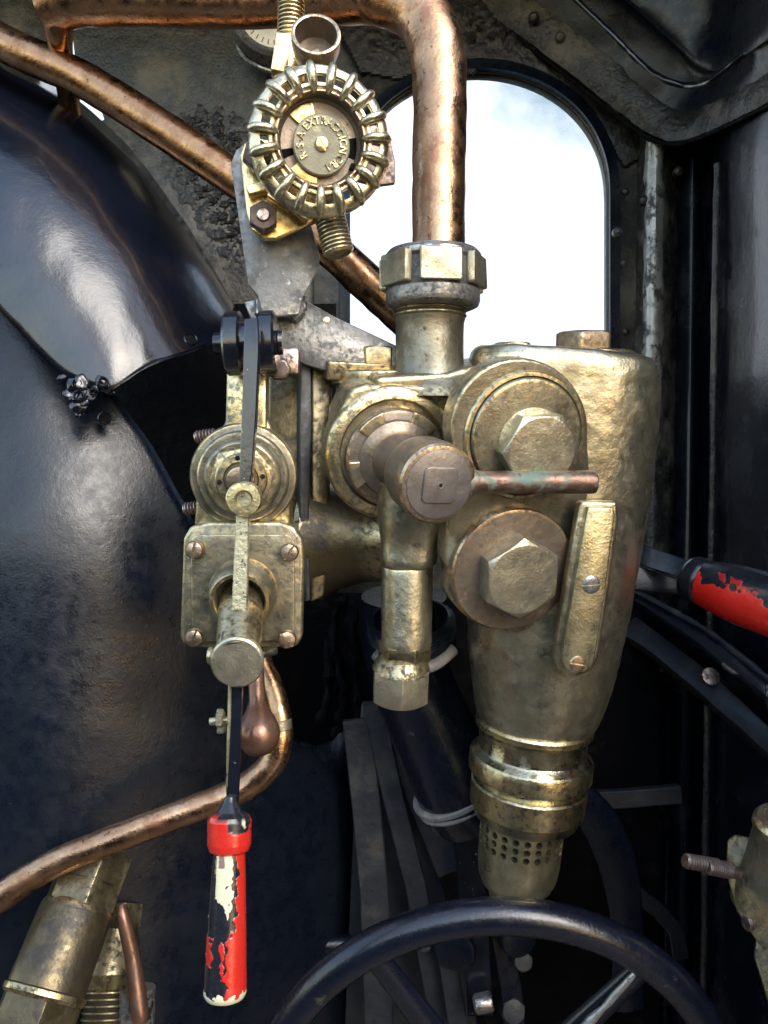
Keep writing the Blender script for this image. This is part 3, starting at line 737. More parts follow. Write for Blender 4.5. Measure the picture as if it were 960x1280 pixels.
# black clevis
CL = FA(P(282, 430, .665), P(346, 428, .665), .665)
b = new(); 
for z0, z1 in ((0, 22), (42, 64)):
    lathe(b, CL, [(0, z0), (36, z0), (40, z0+3), (40, z1-3), (36, z1), (0, z1)], 40, sy=.85)
lathe(b, CL, [(0, 21), (26, 21), (26, 43), (0, 43)], 32)
ck = lv.part('clevis', b, 'black_bar')
b = new(); T = FA(P(270, 430, .665), P(354, 428, .665), .665); Lc = (P(354, 428, .665)-P(270, 430, .665)).length/.665*F
lathe(b, T, [(0, -2), (13, -2), (14, 0), (14, 10), (11, 12), (11, Lc-14), (16, Lc-13), (16, Lc-8), (15, Lc-7), (16, Lc-5), (15, Lc), (0, Lc+1)], 24); lv.part('clevis_pin', b, 'black_bar', ck)
b = new(); box(b, FR(310, 490, .69), -25, 24, -60, 60, -20, 8, 5); lv.part('stem', b, 'brass_dull')
# lever bar, black, then pale where paint is worn
def bar(dst, pts, w, th):
    """flat bar through px points (x,y,D), width w units, thickness th"""
    rows = []
    for i, (x, y, D) in enumerate(pts):
        a = pts[max(i-1, 0)]; c = pts[min(i+1, len(pts)-1)]
        t = (P(*c)-P(*a)).normalized(); z = Vector((0, -1, 0)); z = (z-t*z.dot(t)).normalized(); sd = t.cross(z)
        if sd.x < 0: sd = -sd
        s = D/F; ww = (w[i] if hasattr(w, '__len__') else w)/2*s; tt = th*s; p = P(*pts[i]); bv = 1.3*s
        q = [(-ww, 0-bv), (-ww+bv, 0), (ww-bv, 0), (ww, -bv), (ww, -tt), (-ww, -tt)]
        rows.append([p+sd*u+z*v for u, v in q])
    loft(dst, rows); return dst
b = new(); bar(b, [(314, 398, .628), (314.5, 420, .622), (314, 440, .622), (311, 520, .622), (307, 590, .622), (306, 604, .622)], [17, 19, 19, 18, 16, 13], 15); le = lv.part('lever_upper', b, 'black_bar')
b = new(); lathe(b, FR(304.5, 624, .617, (.03, -1, -.06)), [(0, -20), (17, -20), (21, -16), (22.5, -10), (22.5, -1), (21, 1), (12, 1.5), (10, -1), (9, -3), (0, -3.5)], 44); lv.part('pivot_knob', b, 'brass', le)
b = new(); bar(b, [(304, 612, .632), (303, 646, .632), (301, 700, .630), (299, 760, .628), (297, 796, .626)], [16, 16, 18, 19, 18], 9); lv.part('lever_middle', b, 'bar_worn')
b = new(); bar(b, [(294, 856, .630), (293, 900, .628), (291, 950, .626), (290, 990, .624), (289, 1020, .622)], [17, 16, 17, 15, 13], 10); hl = lv.part('lever_lower', b, 'black_bar')
b = new(); bar(b, [(287, 856, .6285), (286, 900, .6265), (283, 985, .6235)], [4, 4.5, 2], 6); lv.part('worn_edge', b, 'bar_worn', hl)
# handle
h0 = P(288, 1002, .622); h1 = P(281, 1252, .595); H = FA(h0, h1, .62); Lh = (h1-h0).length/.62*F
def hcol(mode):
    Hi = H.inverted()
    RED = (.50, .022, .014); CR = (.62, .60, .42); BK = (.010, .012, .018)
    def f(p):
        q = Hi @ p; z = q.z
        ax = h0.lerp(h1, max(0, min(1, q.z/Lh))); u = (p.x-ax.x)/.0115
        n = noise.noise(p*110)*.6+noise.noise(p*300)*.35; n2 = noise.noise(p*170+Vector((5, 5, 5)))*.6+noise.noise(p*420)*.3
        c = BK; z0 = z; z = z*252/Lh if mode != 'ferrule' else z
        if mode == 'ferrule':
            c = RED if (z > 17+8*n and not (u > .15 and z < 34+6*n2 and n2 > -.25)) else BK
            if n2 > .42 and u > .1: c = CR
            return c
        u += .22*n2; zz = z+22*n
        if u > .72+.3*n or (u > .30+.5*n and 165 < zz < 236): c = RED
        if abs(u+.02) < .13+.25*n and abs(zz-192) < 20: c = RED
        if u < -.7+.2*n and abs(zz-186) < 16: c = RED
        if (-.62+.2*n2 < u < .5+.2*n) and 52 < z < 142+20*n2-30*abs(u-.25): c = CR
        if u < -.2 and z < 90 and n2 > -.3 and u > -.75 and c != CR: c = (.2, .13, .10)
        if -.5 < u < -.05 and 60 < z < 82: c = (.22, .15, .12)
        if n2 > .38 and c == CR: c = BK
        if z > 238+14*n2: c = CR
        if n > .55: c = CR
        return c
    return f
b = new(); lathe(b, H, [(0, -6), (7, -6), (9, 0), (17, 12), (25, 17), (27, 22), (26.5, 50), (24, 57), (20, 60), (0, 60)], 96); 
bmesh.ops.subdivide_edges(b, edges=[e for e in b.edges if e.calc_length() > .008], cuts=24, use_grid_fill=True)
fe = lv.part('ferrule', b, 'grip', color=hcol('ferrule'), label='black and red painted ferrule')
b = new(); prof = [(0, 56)]
for k in range(280):
    z = 58+(Lh-62)*k/279
    prof.append((19+6.5*(k/279)**.8-4.0*(k > 265)*((k-265)/14)**2, z))
prof += [(12, Lh), (0, Lh+1)]
lathe(b, H, prof, 200); lv.part('handle_grip', b, 'grip', color=hcol('grip'), label='handle grip with flaking red, cream and black paint')
# side bolt on the lower lever
b = new(); cyl(b, FA(P(288, 900, .64), P(262, 902, .64), .64), 5, 0, 26, 14, 1); cyl(b, FA(P(280, 898, .64), P(268, 898, .64), .64), 12, 0, 9, 6, 1.5); box(b, FR(279, 905, .64), -8, 2, -12, 3, -10, 2, 2); lv.part('side_bolt', b, 'bar_worn')
# copper drip lever
t = Thing('copper_drip_lever', 'brown pear shaped copper knob hanging beside the black lever', 'knob', P(324, 920, .66))
c0 = P(318, 800, .70); c1 = P(325, 946, .655); Q = FA(c0, c1, .67); Lc = (c1-c0).length/.67*F
b = new(); pr = []
for k in range(40):
    z = Lc*k/39; u = k/39
    if u < .5: r = 10+1*u
    else:
        w = (u-.5)/.5; r = 10.5+15.5*math.sin(min(1, w/.62)*math.pi/2)**2 if w < .62 else 26*math.sqrt(max(0, 1-((w-.62)/.385)**2))
    pr.append((max(r, .0), z))
pr[-1] = (0, Lc); lathe(b, Q, [(0, 0)]+pr, 44); t.part('pear_knob', b, 'copper_dark')
b = new(); cyl(b, FA(P(322, 818, .70), P(342, 812, .71), .70), 7, 0, 26, 20, 1.5); t.part('pivot_bolt', b, 'steel')
# springs/studs left edge of valve
for i, (x, y, D, w) in enumerate(((262, 546, .70, 14), (246, 636, .70, 12), (272, 660, .72, 0))):
    if not w: continue
    b = new(); q0 = P(x+8, y-3, D); q1 = P(x-w-4, y+1, D); L_ = (q1-q0).length/D*F
    lathe(b, FA(q0, q1, D), thread([(0, 0)], 8.5, 1, L_-1, 6, 1.8)+[(7, L_), (0, L_)], 22); lv.part('stud', b, 'iron')
# back flanges joining left valve to main valve
fl = Thing('mounting_flange', 'upright flanged brass mounting between the lever valve and the big brass body', 'flange', P(400, 600, .82))
b = new(); prism(b, FR(385, 590, .77, (.1, -1, 0)), loc([(335, 470), (340, 435), (352, 432), (410, 434), (414, 450), (412, 560), (392, 600), (390, 752), (360, 752), (345, 640), (332, 560)], 385, 590), -60, 0, 6, 3); fl.part('back_plate', b, 'brass_grimy')
b = new(); prism(b, FR(385, 590, .745, (.3, -1, 0)), loc([(377, 432), (388, 432), (390, 520), (386, 640), (388, 750), (382, 752), (374, 640), (374, 520)], 385, 590), -20, 2, 2); fl.part('gasket', b, 'dusty')
b = new(); prism(b, FR(402, 590, .76, (.2, -1, 0)), loc([(388, 436), (402, 433), (412, 438), (415, 452), (412, 620), (409, 700), (404, 745), (388, 752)], 402, 590), -50, 6, 4, 3); fl.part('flange_plate', b, 'brass_grimy')
b = new(); Q = FA(P(396, 672, .80), P(500, 672, .775), .78); lathe(b, Q, [(0, 0), (78, 0), (79, 8), (76, 14), (66, 30), (58, 60), (54, 110), (0, 110)], 56, sx=1.0); fl.part('bell', b, 'brass_grimy')
b = new(); box(b, FR(352, 455, .72), -20, 22, -14, 20, -20, 4, 4); lathe(b, FR(350, 462, .70, (.2, -1, 0)), [(0, -10), (14, -10), (14, 6), (10, 8), (0, 8)], 6, bv=1); fl.part('lug', b, 'iron')

# ================================================================== MAIN VALVE
def pxl2(Mx, x, y):
    dvec = P(x, y, 1.0); n = (Mx.to_3x3() @ Vector((0, 0, 1))).normalized(); t = Mx.translation.dot(n)/dvec.dot(n); q = Mx.inverted() @ (dvec*t); return (q.x, q.y)
mv = Thing('lubricator_body', 'large worn brass valve body with big hexagon plugs and a perforated bottom cap', 'valve', P(690, 700, .74))
ax0 = P(704, 450, .735); ax1 = P(636, 1122, .80); dax = (ax1-ax0).normalized()
yv = Vector((0, -1, 0)); yv = (yv-dax*yv.dot(dax)).normalized(); xv = yv.cross(dax)
if xv.x < 0: xv = -xv
def bx_section(cx, py, hw, hd, n, N=72, sh=0):
    D = .735+.065*(py-450)/670; s = D/F; c = P(cx, py, D)
    out = []
    for i in range(N):
        a = 2*math.pi*i/N; ca, sa = math.cos(a), math.sin(a)
        u = math.copysign(abs(ca)**(2/n), ca)*hw*s; v = math.copysign(abs(sa)**(2/n), sa)*hd*s
        out.append(c+xv*u+yv*v)
    return out
S = [(697, 440, 90, 68, 2.8), (699, 441.5, 103, 80, 2.9), (700, 446, 110, 85, 3), (701, 454, 114, 88, 3), (701, 466, 115.5, 89.5, 3), (701, 485, 116, 90, 2.8), (700, 530, 115, 90, 2.7), (697, 600, 112, 88, 2.5), (693, 650, 109, 86, 2.4), (688, 700, 106, 84, 2.3), (682, 770, 99, 81, 2.2), (679, 810, 94, 80, 2.1), (676, 850, 87, 77, 2.0), (673, 880, 80, 74, 2), (671, 895, 75, 71, 2), (670, 902, 70, 68, 2), (669.5, 905, 64, 64, 2)]
rows = dense([bx_section(*q) for q in S], 7)
b = new(); loft(b, rows); dent(b, .0011, 42, 1, 3); mb = mv.part('body', b, 'brass_cast')
def axF(py, cx):
    D = .735+.065*(py-450)/670; Mx = Matrix((xv*D/F, -yv.cross(xv)*0+yv*D/F, dax*D/F)).transposed().to_4x4(); Mx.translation = P(cx, py, D); return Mx
Q = axF(905, 668)
b = new(); lathe(b, Q, [(0, -6), (71, -6), (73, -3), (73, 3), (69, 6), (67, 9), (67, 31), (69, 34), (75.5, 38), (77, 41), (77, 60), (75, 63), (68, 64), (64, 68), (64, 76), (0, 76)], 84); dent(b, .0005, 50, 4); mv.part('collar_ring', b, 'brass')
Q = axF(978, 661)
b = new(); lathe(b, Q, [(0, -3), (70, -3), (72, -1), (71, 28), (69, 30), (65.5, 30.5), (64.5, 42), (63, 43.5), (0, 43.5)], 84); dent(b, .0004, 60, 6); mv.part('lower_ring', b, 'brass')
# strainer
Q = axF(1018, 654)
a = new(); sp = [(0, -6), (52, -6), (52.5, 0), (51, 60), (49, 78), (44, 90), (37, 98), (33, 100), (33, 108), (28, 111), (0, 112)]
lathe(a, Matrix.Identity(4), sp, 84)
c = new()
for k in range(-6, 7):
    for j in range(3):
        an_ = R(90+k*15.5+2); T = Matrix.Rotation(an_, 4, 'Z') @ Matrix.Translation((46, 0, 12+j*10.5)) @ Matrix.Rotation(R(90), 4, 'Y')
        lathe(c, T, [(0, -3), (4.1, -3), (4.3, 14), (0, 14)], 12)
d = boolean(a, c); d.transform(Q); st = mv.part('perforated_cap', d, 'brass_cap'); b = new(); cyl(b, Q, 45.5, 2, 44, 60, 0); mv.part('inner_sleeve', b, 'dark_hole', st)  # black core added to paint the shade inside the holes
# face plate
fp = new()
FQ = FR(648, 620, .668, OUT)
def pxl(x, y):  # picture point to local coords on the plane of FQ
    o = Vector((0, 0, 0)); dvec = P(x, y, 1.0); n = (FQ.to_3x3() @ Vector((0, 0, 1))).normalized(); p0 = FQ.translation
    t = p0.dot(n)/dvec.dot(n); q = FQ.inverted() @ (dvec*t); return (q.x, q.y)
out8 = []
for i in range(22):
    a = R(200-i*200/21-8); out8.append((650+86*math.cos(a), 538-90*math.sin(a)))
out8 += [(738, 600), (732, 650), (724, 690)]
for i in range(16):
    a = R(5-i*160/15); out8.append((637+86*math.cos(a), 706-84*math.sin(a)))
out8 += [(562, 716), (556, 700), (560, 640), (566, 580)]
prism(fp, FQ, [pxl(*p) for p in out8], -36, 0, 4, 4); dent(fp, .0003, 60, 2)
face = mv.part('face_plate', fp, 'brass_dull')
def onplate(x, y, h=0, rot=0):
    q = pxl(x, y); return FQ @ Matrix.Translation((q[0], q[1], h)) @ Matrix.Rotation(R(rot), 4, 'Z')
b = new(); T = onplate(656, 545); lathe(b, T, [(0, -10), (80, -10), (80, 2), (78, 5), (74, 5.5), (72, 3), (72, 6), (70, 9), (66, 10), (0, 10)], 72); mv.part('washer', b, 'brass_dull', face)
b = new(); T = onplate(660, 552); cyl(b, T, 44, 8, 12, 48, 1); hexa(b, onplate(662, 558), 50, 8, 36, 4, 3); dent(b, .0005, 60, 2); mv.part('hexagon_plug', b, 'nutface', face)
b = new(); T = onplate(637, 709); lathe(b, T, [(0, -10), (82, -10), (82, 10), (80, 13), (76, 14), (0, 14.5)], 72); mv.part('washer', b, 'bronze', face)
b = new(); hexa(b, onplate(637, 710), 53, 12, 44, 34, 3); dent(b, .0006, 60, 5); mv.part('hexagon_plug', b, 'nutface', face)
b = new(); GQ2 = FR(585, 560, .725, OUT); prism(b, GQ2, [pxl2(GQ2, *p) for p in [(470, 472), (560, 466), (610, 452), (650, 470), (650, 640), (590, 700), (548, 690), (500, 650)]], -70, 0, 7, 4); dent(b, .0006, 40, 8); mv.part('casting_web', b, 'brass_dull')
# key strip
b = new(); KQ = FR(735, 740, .672, (.10, -.98, -.16))
prism(b, KQ, [pxl2(KQ, *p) for p in [(735, 634), (767, 634), (769, 645), (757, 740), (744, 820), (741, 832), (733, 840), (720, 842), (708, 838), (703, 828), (706, 800), (720, 720)]], -14, 0, 2.0, 3)
dent(b, .0003, 80, 1); ky = mv.part('strip_cover', b, 'brass_cap')
b = new(); prism(b, KQ, [pxl2(KQ, *p) for p in [(728, 628), (776, 628), (778, 648), (765, 745), (752, 825), (744, 842), (722, 850), (700, 842), (696, 826), (712, 720)]], -26, -9, 5, 4); mv.part('strip_seat', b, 'brass_cast', ky)
for (x, y, r, rt_) in ((739, 731, 12, 3), (722, 830, 11, -10)):
    q = pxl2(KQ, x, y); b = new(); slot_screw(b, KQ @ Matrix.Translation((q[0], q[1], -1.5)), r, 3.5, rt_, 2.0); mv.part('screw', b, 'steel' if y < 800 else 'bronze', ky)
# top flanges and nuts
def flatring(x, y, D, r, h, hexr=None, hh=20, rot=0, mat='brass_dull', n='top_flange', sy=1.0, hm='bronze'):
    up = Vector((0, -.12, 1)).normalized(); a = P(x, y, D); Q = FA(a, a+up*.01, D)
    b = new(); lathe(b, Q, [(0, -10), (r, -10), (r+1, -2), (r, h-2), (r-2, h), (0, h)], 48); o = mv.part(n, b, mat)
    if hexr: b = new(); hexa(b, Q, hexr, h-1, h+hh, rot, 2.5); mv.part('top_nut', b, hm, o)
flatring(729, 446, .74, 62, 6, 37, 24, 12)
flatring(640, 446, .705, 44, 4, 25, 13, 10, hm='brass_dull')
flatring(470, 470, .76, 56, 5, 30, 30, 8, hm='brass_dull')
b = new(); prism(b, FR(500, 470, .745, OUT), [(-92, -10), (30, -10), (30, 14), (-92, 14)], -70, -2, 3); 
mv.part('flange_block', b, 'brass_grimy')
# main block linking boss to body
b = new(); BQ = FR(500, 560, .70, OUT)
prism(b, BQ, [pxl2(BQ, *p) for p in [(440, 486), (460, 480), (590, 488), (600, 520), (592, 650), (560, 668), (480, 660), (432, 620), (422, 560), (424, 520)]], -75, -4, 8, 4); dent(b, .0006, 40, 3)
blk = mv.part('side_block', b, 'brass_dull')
b = new(); lathe(b, BQ @ Matrix.Translation((-8, -8, 0)), [(0, -40), (84, -40), (86, -8), (84, -3), (80, 0), (70, 2), (68, 0), (66, -4), (0, -4)], 72); bo = mv.part('round_boss', b, 'brass_dull')
b = new(); prism(b, BQ, [(0, 20), (74, 26), (76, 70), (60, 76), (-5, 77), (-30, 72)], -34, -3, 3); mv.part('boss_web', b, 'brass_dull', bo)
b = new()
T = BQ @ Matrix.Translation((-6, -12, 0)); lathe(b, T, [(0, -6), (62, -6), (63, 4), (60, 9), (50, 12), (48, 16), (40, 20), (36, 22), (0, 22)], 64); gl = mv.part('gland_flange', b, 'bronze', bo)
b = new()
for k in range(5):
    a_ = 40+k*72; prism(b, T, sector(44, 62, a_, a_+34), 7, 15, 1.5)
mv.part('gland_notch', b, 'brass_dull', gl)
# gland spindle: from boss to capped end
g0 = T @ Vector((0, 0, 15)); g1 = P(549, 606, .612); GQ = FA(g0, g1, .64); Lg = (g1-g0).length/.64*F
b = new(); lathe(b, GQ, [(0, -4), (40, -4), (38, 6), (33, Lg*.3), (32, Lg*.42), (40, Lg*.46), (46, Lg*.52), (49, Lg*.62), (50.5, Lg*.85), (50, Lg-5), (47.5, Lg-1.5), (42, Lg), (0, Lg)], 72); hn = mv.part('spindle_cap', b, 'bronze')
GE = FR(549, 606, .6115, (GQ.to_3x3() @ Vector((0, 0, 1))))
b = new(); prism(b, GE, rrect(-23, 23, -23, 23, 8), -3, 4.2, 1.2); lathe(b, GE, [(4.5, 4.0), (4, 5.0), (2.6, 4.8), (2.4, 3.8)], 20, close=True); sq = mv.part('spindle_square', b, 'cap_grey', hn); b = new(); cyl(b, GE, 44, -3, .9, 56, .5); mv.part('cap_face', b, 'cap_grey', hn)
b = new(); cyl(b, GE, 2.6, 3.8, 4.5, 16, 0); mv.part('centre_mark', b, 'dark_hole', sq)
b = new(); tube(b, [P(575, 603, .632), P(592, 603, .632), P(606, 603, .633), P(660, 602.5, .637), P(720, 602.5, .641), P(738, 602.5, .642), P(744, 602.5, .6425), P(746.5, 602.5, .6425)], [.0125, .0105, .0092, .0090, .0094, .0096, .0085, .003], 32, 8); mv.part('tommy_bar', b, 'verdigris', hn)
# lower left spigot
b = new(); DD = .70
def vprof(dst, pts, D, lst, seg=48, sy=1.0, up=(0.02, -.1, 1)):
    a = P(*pts, D); u = Vector(up).normalized(); Q = FA(a, a-u*.01, D); lathe(dst, Q, lst, seg, sy=sy); return Q
sg = []
for (cx, y, hw, n) in ((530, 600, 60, 2.6), (522, 645, 50, 2.6), (514, 672, 39, 3.0), (511, 700, 35, 3.0), (510, 708, 31, 2.2), (509, 716, 32, 2), (508, 800, 31.5, 2), (507, 808, 29, 2)):
    s = .71/F; c = P(cx, y, .71); sg.append([c+Vector((math.copysign(abs(math.cos(t))**(2/n), math.cos(t))*hw*s, math.copysign(abs(math.sin(t))**(2/n), math.sin(t))*hw*s*.9, 0.0+math.sin(t)*hw*s*.12)) for t in [2*math.pi*i/56 for i in range(56)]])
loft(b, dense(sg, 5)); dent(b, .0004, 50, 7, 3); sp_ = mv.part('lower_spigot', b, 'brass_cast')
b = new(); Q = FA(P(506, 800, .71), P(505, 880, .725), .71); hexa(b, Q, 33, 2, 28, 8, 1.5); mv.part('hexagon_collar', b, 'brass', sp_)
b = new(); Q = FA(P(502, 824, .708), P(499, 886, .72), .71); lathe(b, Q, [(0, -4), (26, -4), (33, 4), (36, 12), (0, 12)], 48); Lq = (P(502, 824, .708)-P(499, 886, .72)).length/.71*F
nq = Q @ Matrix.Translation((0, 0, 0)); mv.part('nut_shoulder', b, 'brass_grimy', sp_)
b = new(); hexa(b, Q, 38.5, 10, 54, 28, 3); mv.part('hexagon_nut', b, 'nutface', sp_)
# pipe union
up = Vector((.0, -.06, 1)).normalized()
a = P(541, 384, .722); Q = FA(a, a+up*.01, .722)
b = new(); lathe(b, Q, [(0, -2), (50, -2), (57, 1), (59, 6), (59, 18), (57, 20), (57, 52), (60, 56), (60, 62), (56, 67), (38, 70), (35, 71), (0, 71)], 72)
# shallow top/bottom flange look; lugs
un = mv.part('union_nut', b, 'steel')
for k in range(6):
    T = Q @ Matrix.Rotation(R(90+6+k*60), 4, 'Z'); b = new(); prism(b, T @ Matrix.Translation((56, 0, 40)) @ Matrix.Rotation(R(90), 4, 'Y'), rrect(-19, 19, -25, 25, 3), -4, 7, 2); dent(b, .0012, 90, k, 3); mv.part('union_lug', b, 'nutface', un)
b = new(); a = P(537, 480, .735); Qn = FA(a, a+up*.01, .735); 
lathe(b, Qn, [(0, -20), (66, -20), (56, -8), (48, 2), (44, 12), (42.5, 24), (42, 60), (42, 74), (44, 80)]+thread([], 45.5, 81, 104, 4, 2.2)+[(40, 106), (0, 106)], 64); dent(b, .0007, 50, 2); mv.part('neck', b, 'brass_dull', un)

# ================================================================== PIPEWORK BEHIND
t = Thing('black_exhaust_pipe', 'fat black bent pipe with a pale clamp ring behind the hexagon nut', 'pipe', P(540, 900, .86))
b = new(); tube(b, [P(505, 745, .86), P(506, 800, .87), P(515, 850, .88), P(540, 910, .89), P(568, 975, .89), P(590, 1015, .90)], [.046, .046, .045, .047, .047, .044], 44, 8); t.part('pipe', b, 'wheel_black')
b = new(); Q = FA(P(560, 968, .89), P(584, 1018, .90), .89); ring(b, Q, 49, 57, 18, 26, 56, 2); ring(b, Q, 49, 55, 29, 35, 56, 2); t.part('clamp_ring', b, 'gasket')
b = new(); Q = FA(P(514, 780, .80), P(518, 820, .815), .81); lathe(b, Q, thread([(46, -10)], 55, -6, 14, 5, 1.6)+[(54, 16), (54, 30), (50, 34), (46, 34)], 56, close=True); t.part('hose_ring', b, 'black_satin')
b = new(); tube(b, [P(470, 818, .78), P(500, 838, .765), P(540, 832, .77), P(566, 812, .785)], [.006, .006, .006, .0065], 16, 10); t.part('clamp_band', b, 'gasket')
# big hoop behind strainer
b = new(); tube(b, [P(690, 985, .93), P(735, 1010, .94), P(765, 1060, .95), P(780, 1120, .96), P(784, 1180, .97), P(785, 1260, .97)], [.02, .022, .024, .022, .02, .02], 20, 8, flat=.4)
single('curved_guard', b, 'black_satin', 'dark curved bar behind the perforated brass cap', 'guard', P(765, 1060, .95))
b = new(); bar(b, [(720, 1003, 1.08), (785, 1000, 1.08), (852, 994, 1.08)], 22, 12); single('flat_bar', b, 'dusty', 'short level grey bar in the dark right of the perforated cap', 'bar', P(785, 1000, 1.08))
b = new(); bar(b, [(780, 1105, 1.08), (825, 1140, 1.08), (846, 1165, 1.08), (852, 1200, 1.08)], 20, 12); single('bent_bar', b, 'black_satin', 'bent black bar in the dark above the rim of the handwheel', 'bar', P(825, 1140, 1.08))
b = new(); prism(b, FR(490, 940, 1.0), loc([(452, 880), (470, 880), (500, 960), (540, 1060), (600, 1290), (430, 1290), (440, 1080), (446, 960)], 490, 940), -20, 0, 2); dent(b, .002, 30, 2)
rk = Thing('reversing_linkage', 'dusty dark sloping bars and blocks seen through the black handwheel', 'linkage', P(520, 1100, .95))
rk.part('back_plate', b, 'dusty')
for i, (pts, w, mt) in enumerate([([(466, 880, .96), (492, 1000, .955), (520, 1110, .95), (552, 1290, .94)], 26, 'dusty'), ([(490, 890, .97), (530, 1000, .965), (566, 1090, .96)], 40, 'dusty'), ([(446, 900, .965), (458, 1010, .96), (468, 1120, .955), (474, 1290, .95)], 36, 'dusty'), ([(582, 1032, .93), (592, 1130, .92), (600, 1270, .90)], 34, 'black_bar'), ([(552, 1150, .93), (574, 1290, .92)], 24, 'dusty'), ([(625, 1160, .93), (640, 1240, .92), (645, 1300, .92)], 26, 'black_satin')]):
    b = new(); bar(b, pts, w, 12); rk.part('rod', b, mt)
b = new(); cyl(b, FR(568, 1190, .91, (-.3, -1, 0)), 26, -16, 0, 32, 4); rk.part('pivot_boss', b, 'black_satin'); b = new(); cyl(b, FR(650, 1175, .91, (.3, -1, 0)), 24, -16, 0, 32, 4); rk.part('pivot_boss', b, 'black_satin')
b = new(); cyl(b, FA(P(592, 1256, .88), P(612, 1252, .88), .88), 12, 0, 24, 20, 3); rk.part('pin', b, 'steel')
for (x, y, r) in ((520, 1262, 22), (652, 1200, 16), (640, 1262, 20)):
    b = new(); hexa(b, FR(x, y, .92, (.1, -1, .3)), r*.8, -12, 10, r, 2); rk.part('nut', b, 'dusty')

for (x, y, r, D) in ((548, 1035, 10, .955), (530, 1180, 9, .935)):
    b = new(); hexa(b, FR(x, y, D, (.05, -1, .2)), r, -8, 7, r*7, 1.2); rk.part('nut', b, 'dusty')
# black handwheel
hw = Thing('handwheel', 'large black enamelled handwheel at the bottom under the perforated cap', 'wheel', P(618, 1378, .74))
C0 = P(617, 1400, .74); e1 = Vector((1, 0, 0)); e2 = Vector((0, -.2, .98)).normalized()
sR = .74/F
pts = [C0+e1*math.cos(2*math.pi*i/96)*290*sR+e2*math.sin(2*math.pi*i/96)*290*sR for i in range(96)]
b = new(); tube(b, pts, .0158, 28, smooth=False, close=True); hw.part('rim', b, 'wheel_black')
for k, a in enumerate((52, 122, 172, -10, -70, 235)):
    a = R(a); p1 = C0+e1*math.cos(a)*286*sR+e2*math.sin(a)*286*sR; p0 = C0+e1*math.cos(a)*40*sR+e2*math.sin(a)*40*sR
    b = new(); tube(b, [p0+Vector((0, .012, 0)), (p0+p1)/2+Vector((0, .006, 0)), p1], [.016, .013, .0105], 20, 8, flat=.6); so = hw.part('spoke', b, 'wheel_black')
    if k == 0:
        b = new(); off = Vector((-.004, -.0135, .004)); tube(b, [p0+off+(p1-p0)*.2, (p0+p1)/2+off+Vector((0, .004, 0)), p0+(p1-p0)*.93+off+Vector((0, .006, 0))], [.004, .0038, .003], 10, 12, wob=.002); hw.part('bare_edge', b, 'silver', so, label='spoke edge worn to bright metal')  # pale strip laid on this spoke as a painted highlight
b = new(); a_ = C0; Q = FA(a_, a_+e1.cross(e2)*.01, .74); cyl(b, Q, 44, -30, 30, 40, 4); hw.part('hub', b, 'wheel_black')

# ================================================================== RIGHT: lever with red handle, rails
rl_ = Thing('regulator_lever', 'black flat lever with a red and black handle reaching in from the right edge', 'lever', P(860, 730, .78))
b = new(); bar(b, [(770, 690, .90), (800, 693, .88), (840, 706, .85), (880, 722, .80)], [26, 26, 25, 24], 10)
rl_.part('lever_bar', b, 'black')
b = new(); prism(b, FR(825, 715, .875, (0, -1, .2)), loc([(780, 700), (868, 730), (868, 742), (840, 742), (780, 736)], 825, 715), -14, -3, 2); rl_.part('lever_web', b, 'black_satin')
r0 = P(862, 722, .80); r1 = P(1020, 775, .70); RQ = FA(r0, r1, .78); Lr = (r1-r0).length/.78*F
def rcol(p):
    q = RQ.inverted() @ p; z = q.z; n = noise.noise(p*60)*.6+noise.noise(p*170)*.35
    axp = r0.lerp(r1, max(0, min(1, z/Lr))); u = (p.z-axp.z)/.024
    RED = (.60, .018, .012); BK = (.010, .012, .018)
    if z < 24+3*n: return BK
    if u < .30+.6*n: return RED if n > -.5 else (.28, .01, .01)
    if z > 52 and n > .12 and u < .75: return (.35, .012, .012)
    return BK
prof = [(0, -4), (22, -4), (27, 0), (30, 6)]+[(30+.0*k, 8+k*1.5) for k in range(8)]+[(29.5, 21), (28, 23)]
for k in range(240): z = 24+(Lr-24)*k/239; prof.append((29+6*math.sin(min(1, (z-24)/60)*math.pi/2)+2*(z/Lr), z))
prof += [(0, Lr)]
b = new(); lathe(b, RQ, prof, 200); rl_.part('handle_grip', b, 'grip', color=rcol, label='bright red and black grip')
t = Thing('side_rail', 'dusty angle iron rail along the right side below the red handle', 'rail', P(870, 800, 1.0))
def ribbon(knots, mat, name, parent=None):
    """folded sheet: list of cross-section edges, each a px path"""
    rows = [smooth_path([P(*p) for p in k], 8) for k in knots]; b = new(); loft(b, rows, closed=False, caps=False); dent(b, .0015, 30, 3, 3)
    o = t.part(name, b, mat); md = o.modifiers.new('s', 'SOLIDIFY'); md.thickness = .004
    return o
ribbon([[(770, 728, 1.2), (800, 744, 1.17), (860, 775, 1.07), (900, 800, .99), (965, 850, .87)], [(770, 742, 1.19), (800, 754, 1.15), (860, 792, 1.05), (900, 822, .97), (965, 872, .85)], [(770, 762, 1.22), (800, 776, 1.19), (860, 820, 1.09), (900, 850, 1.01), (965, 905, .89)]], 'black', 'upper_leaf')
ribbon([[(770, 762, 1.19), (800, 776, 1.16), (860, 822, 1.06), (900, 852, .98), (965, 912, .86)], [(765, 790, 1.17), (795, 800, 1.14), (850, 842, 1.04), (895, 880, .96), (975, 950, .84)], [(765, 796, 1.19), (795, 806, 1.16), (850, 850, 1.06), (895, 888, .98), (975, 960, .86)]], 'dusty', 'lower_leaf')
b = new(); tube(b, [P(770, 726, 1.195), P(800, 742, 1.165), P(860, 774, 1.065), P(900, 800, .985), P(965, 852, .865)], .004, 10, wob=.002); t.part('worn_edge', b, 'dusty')
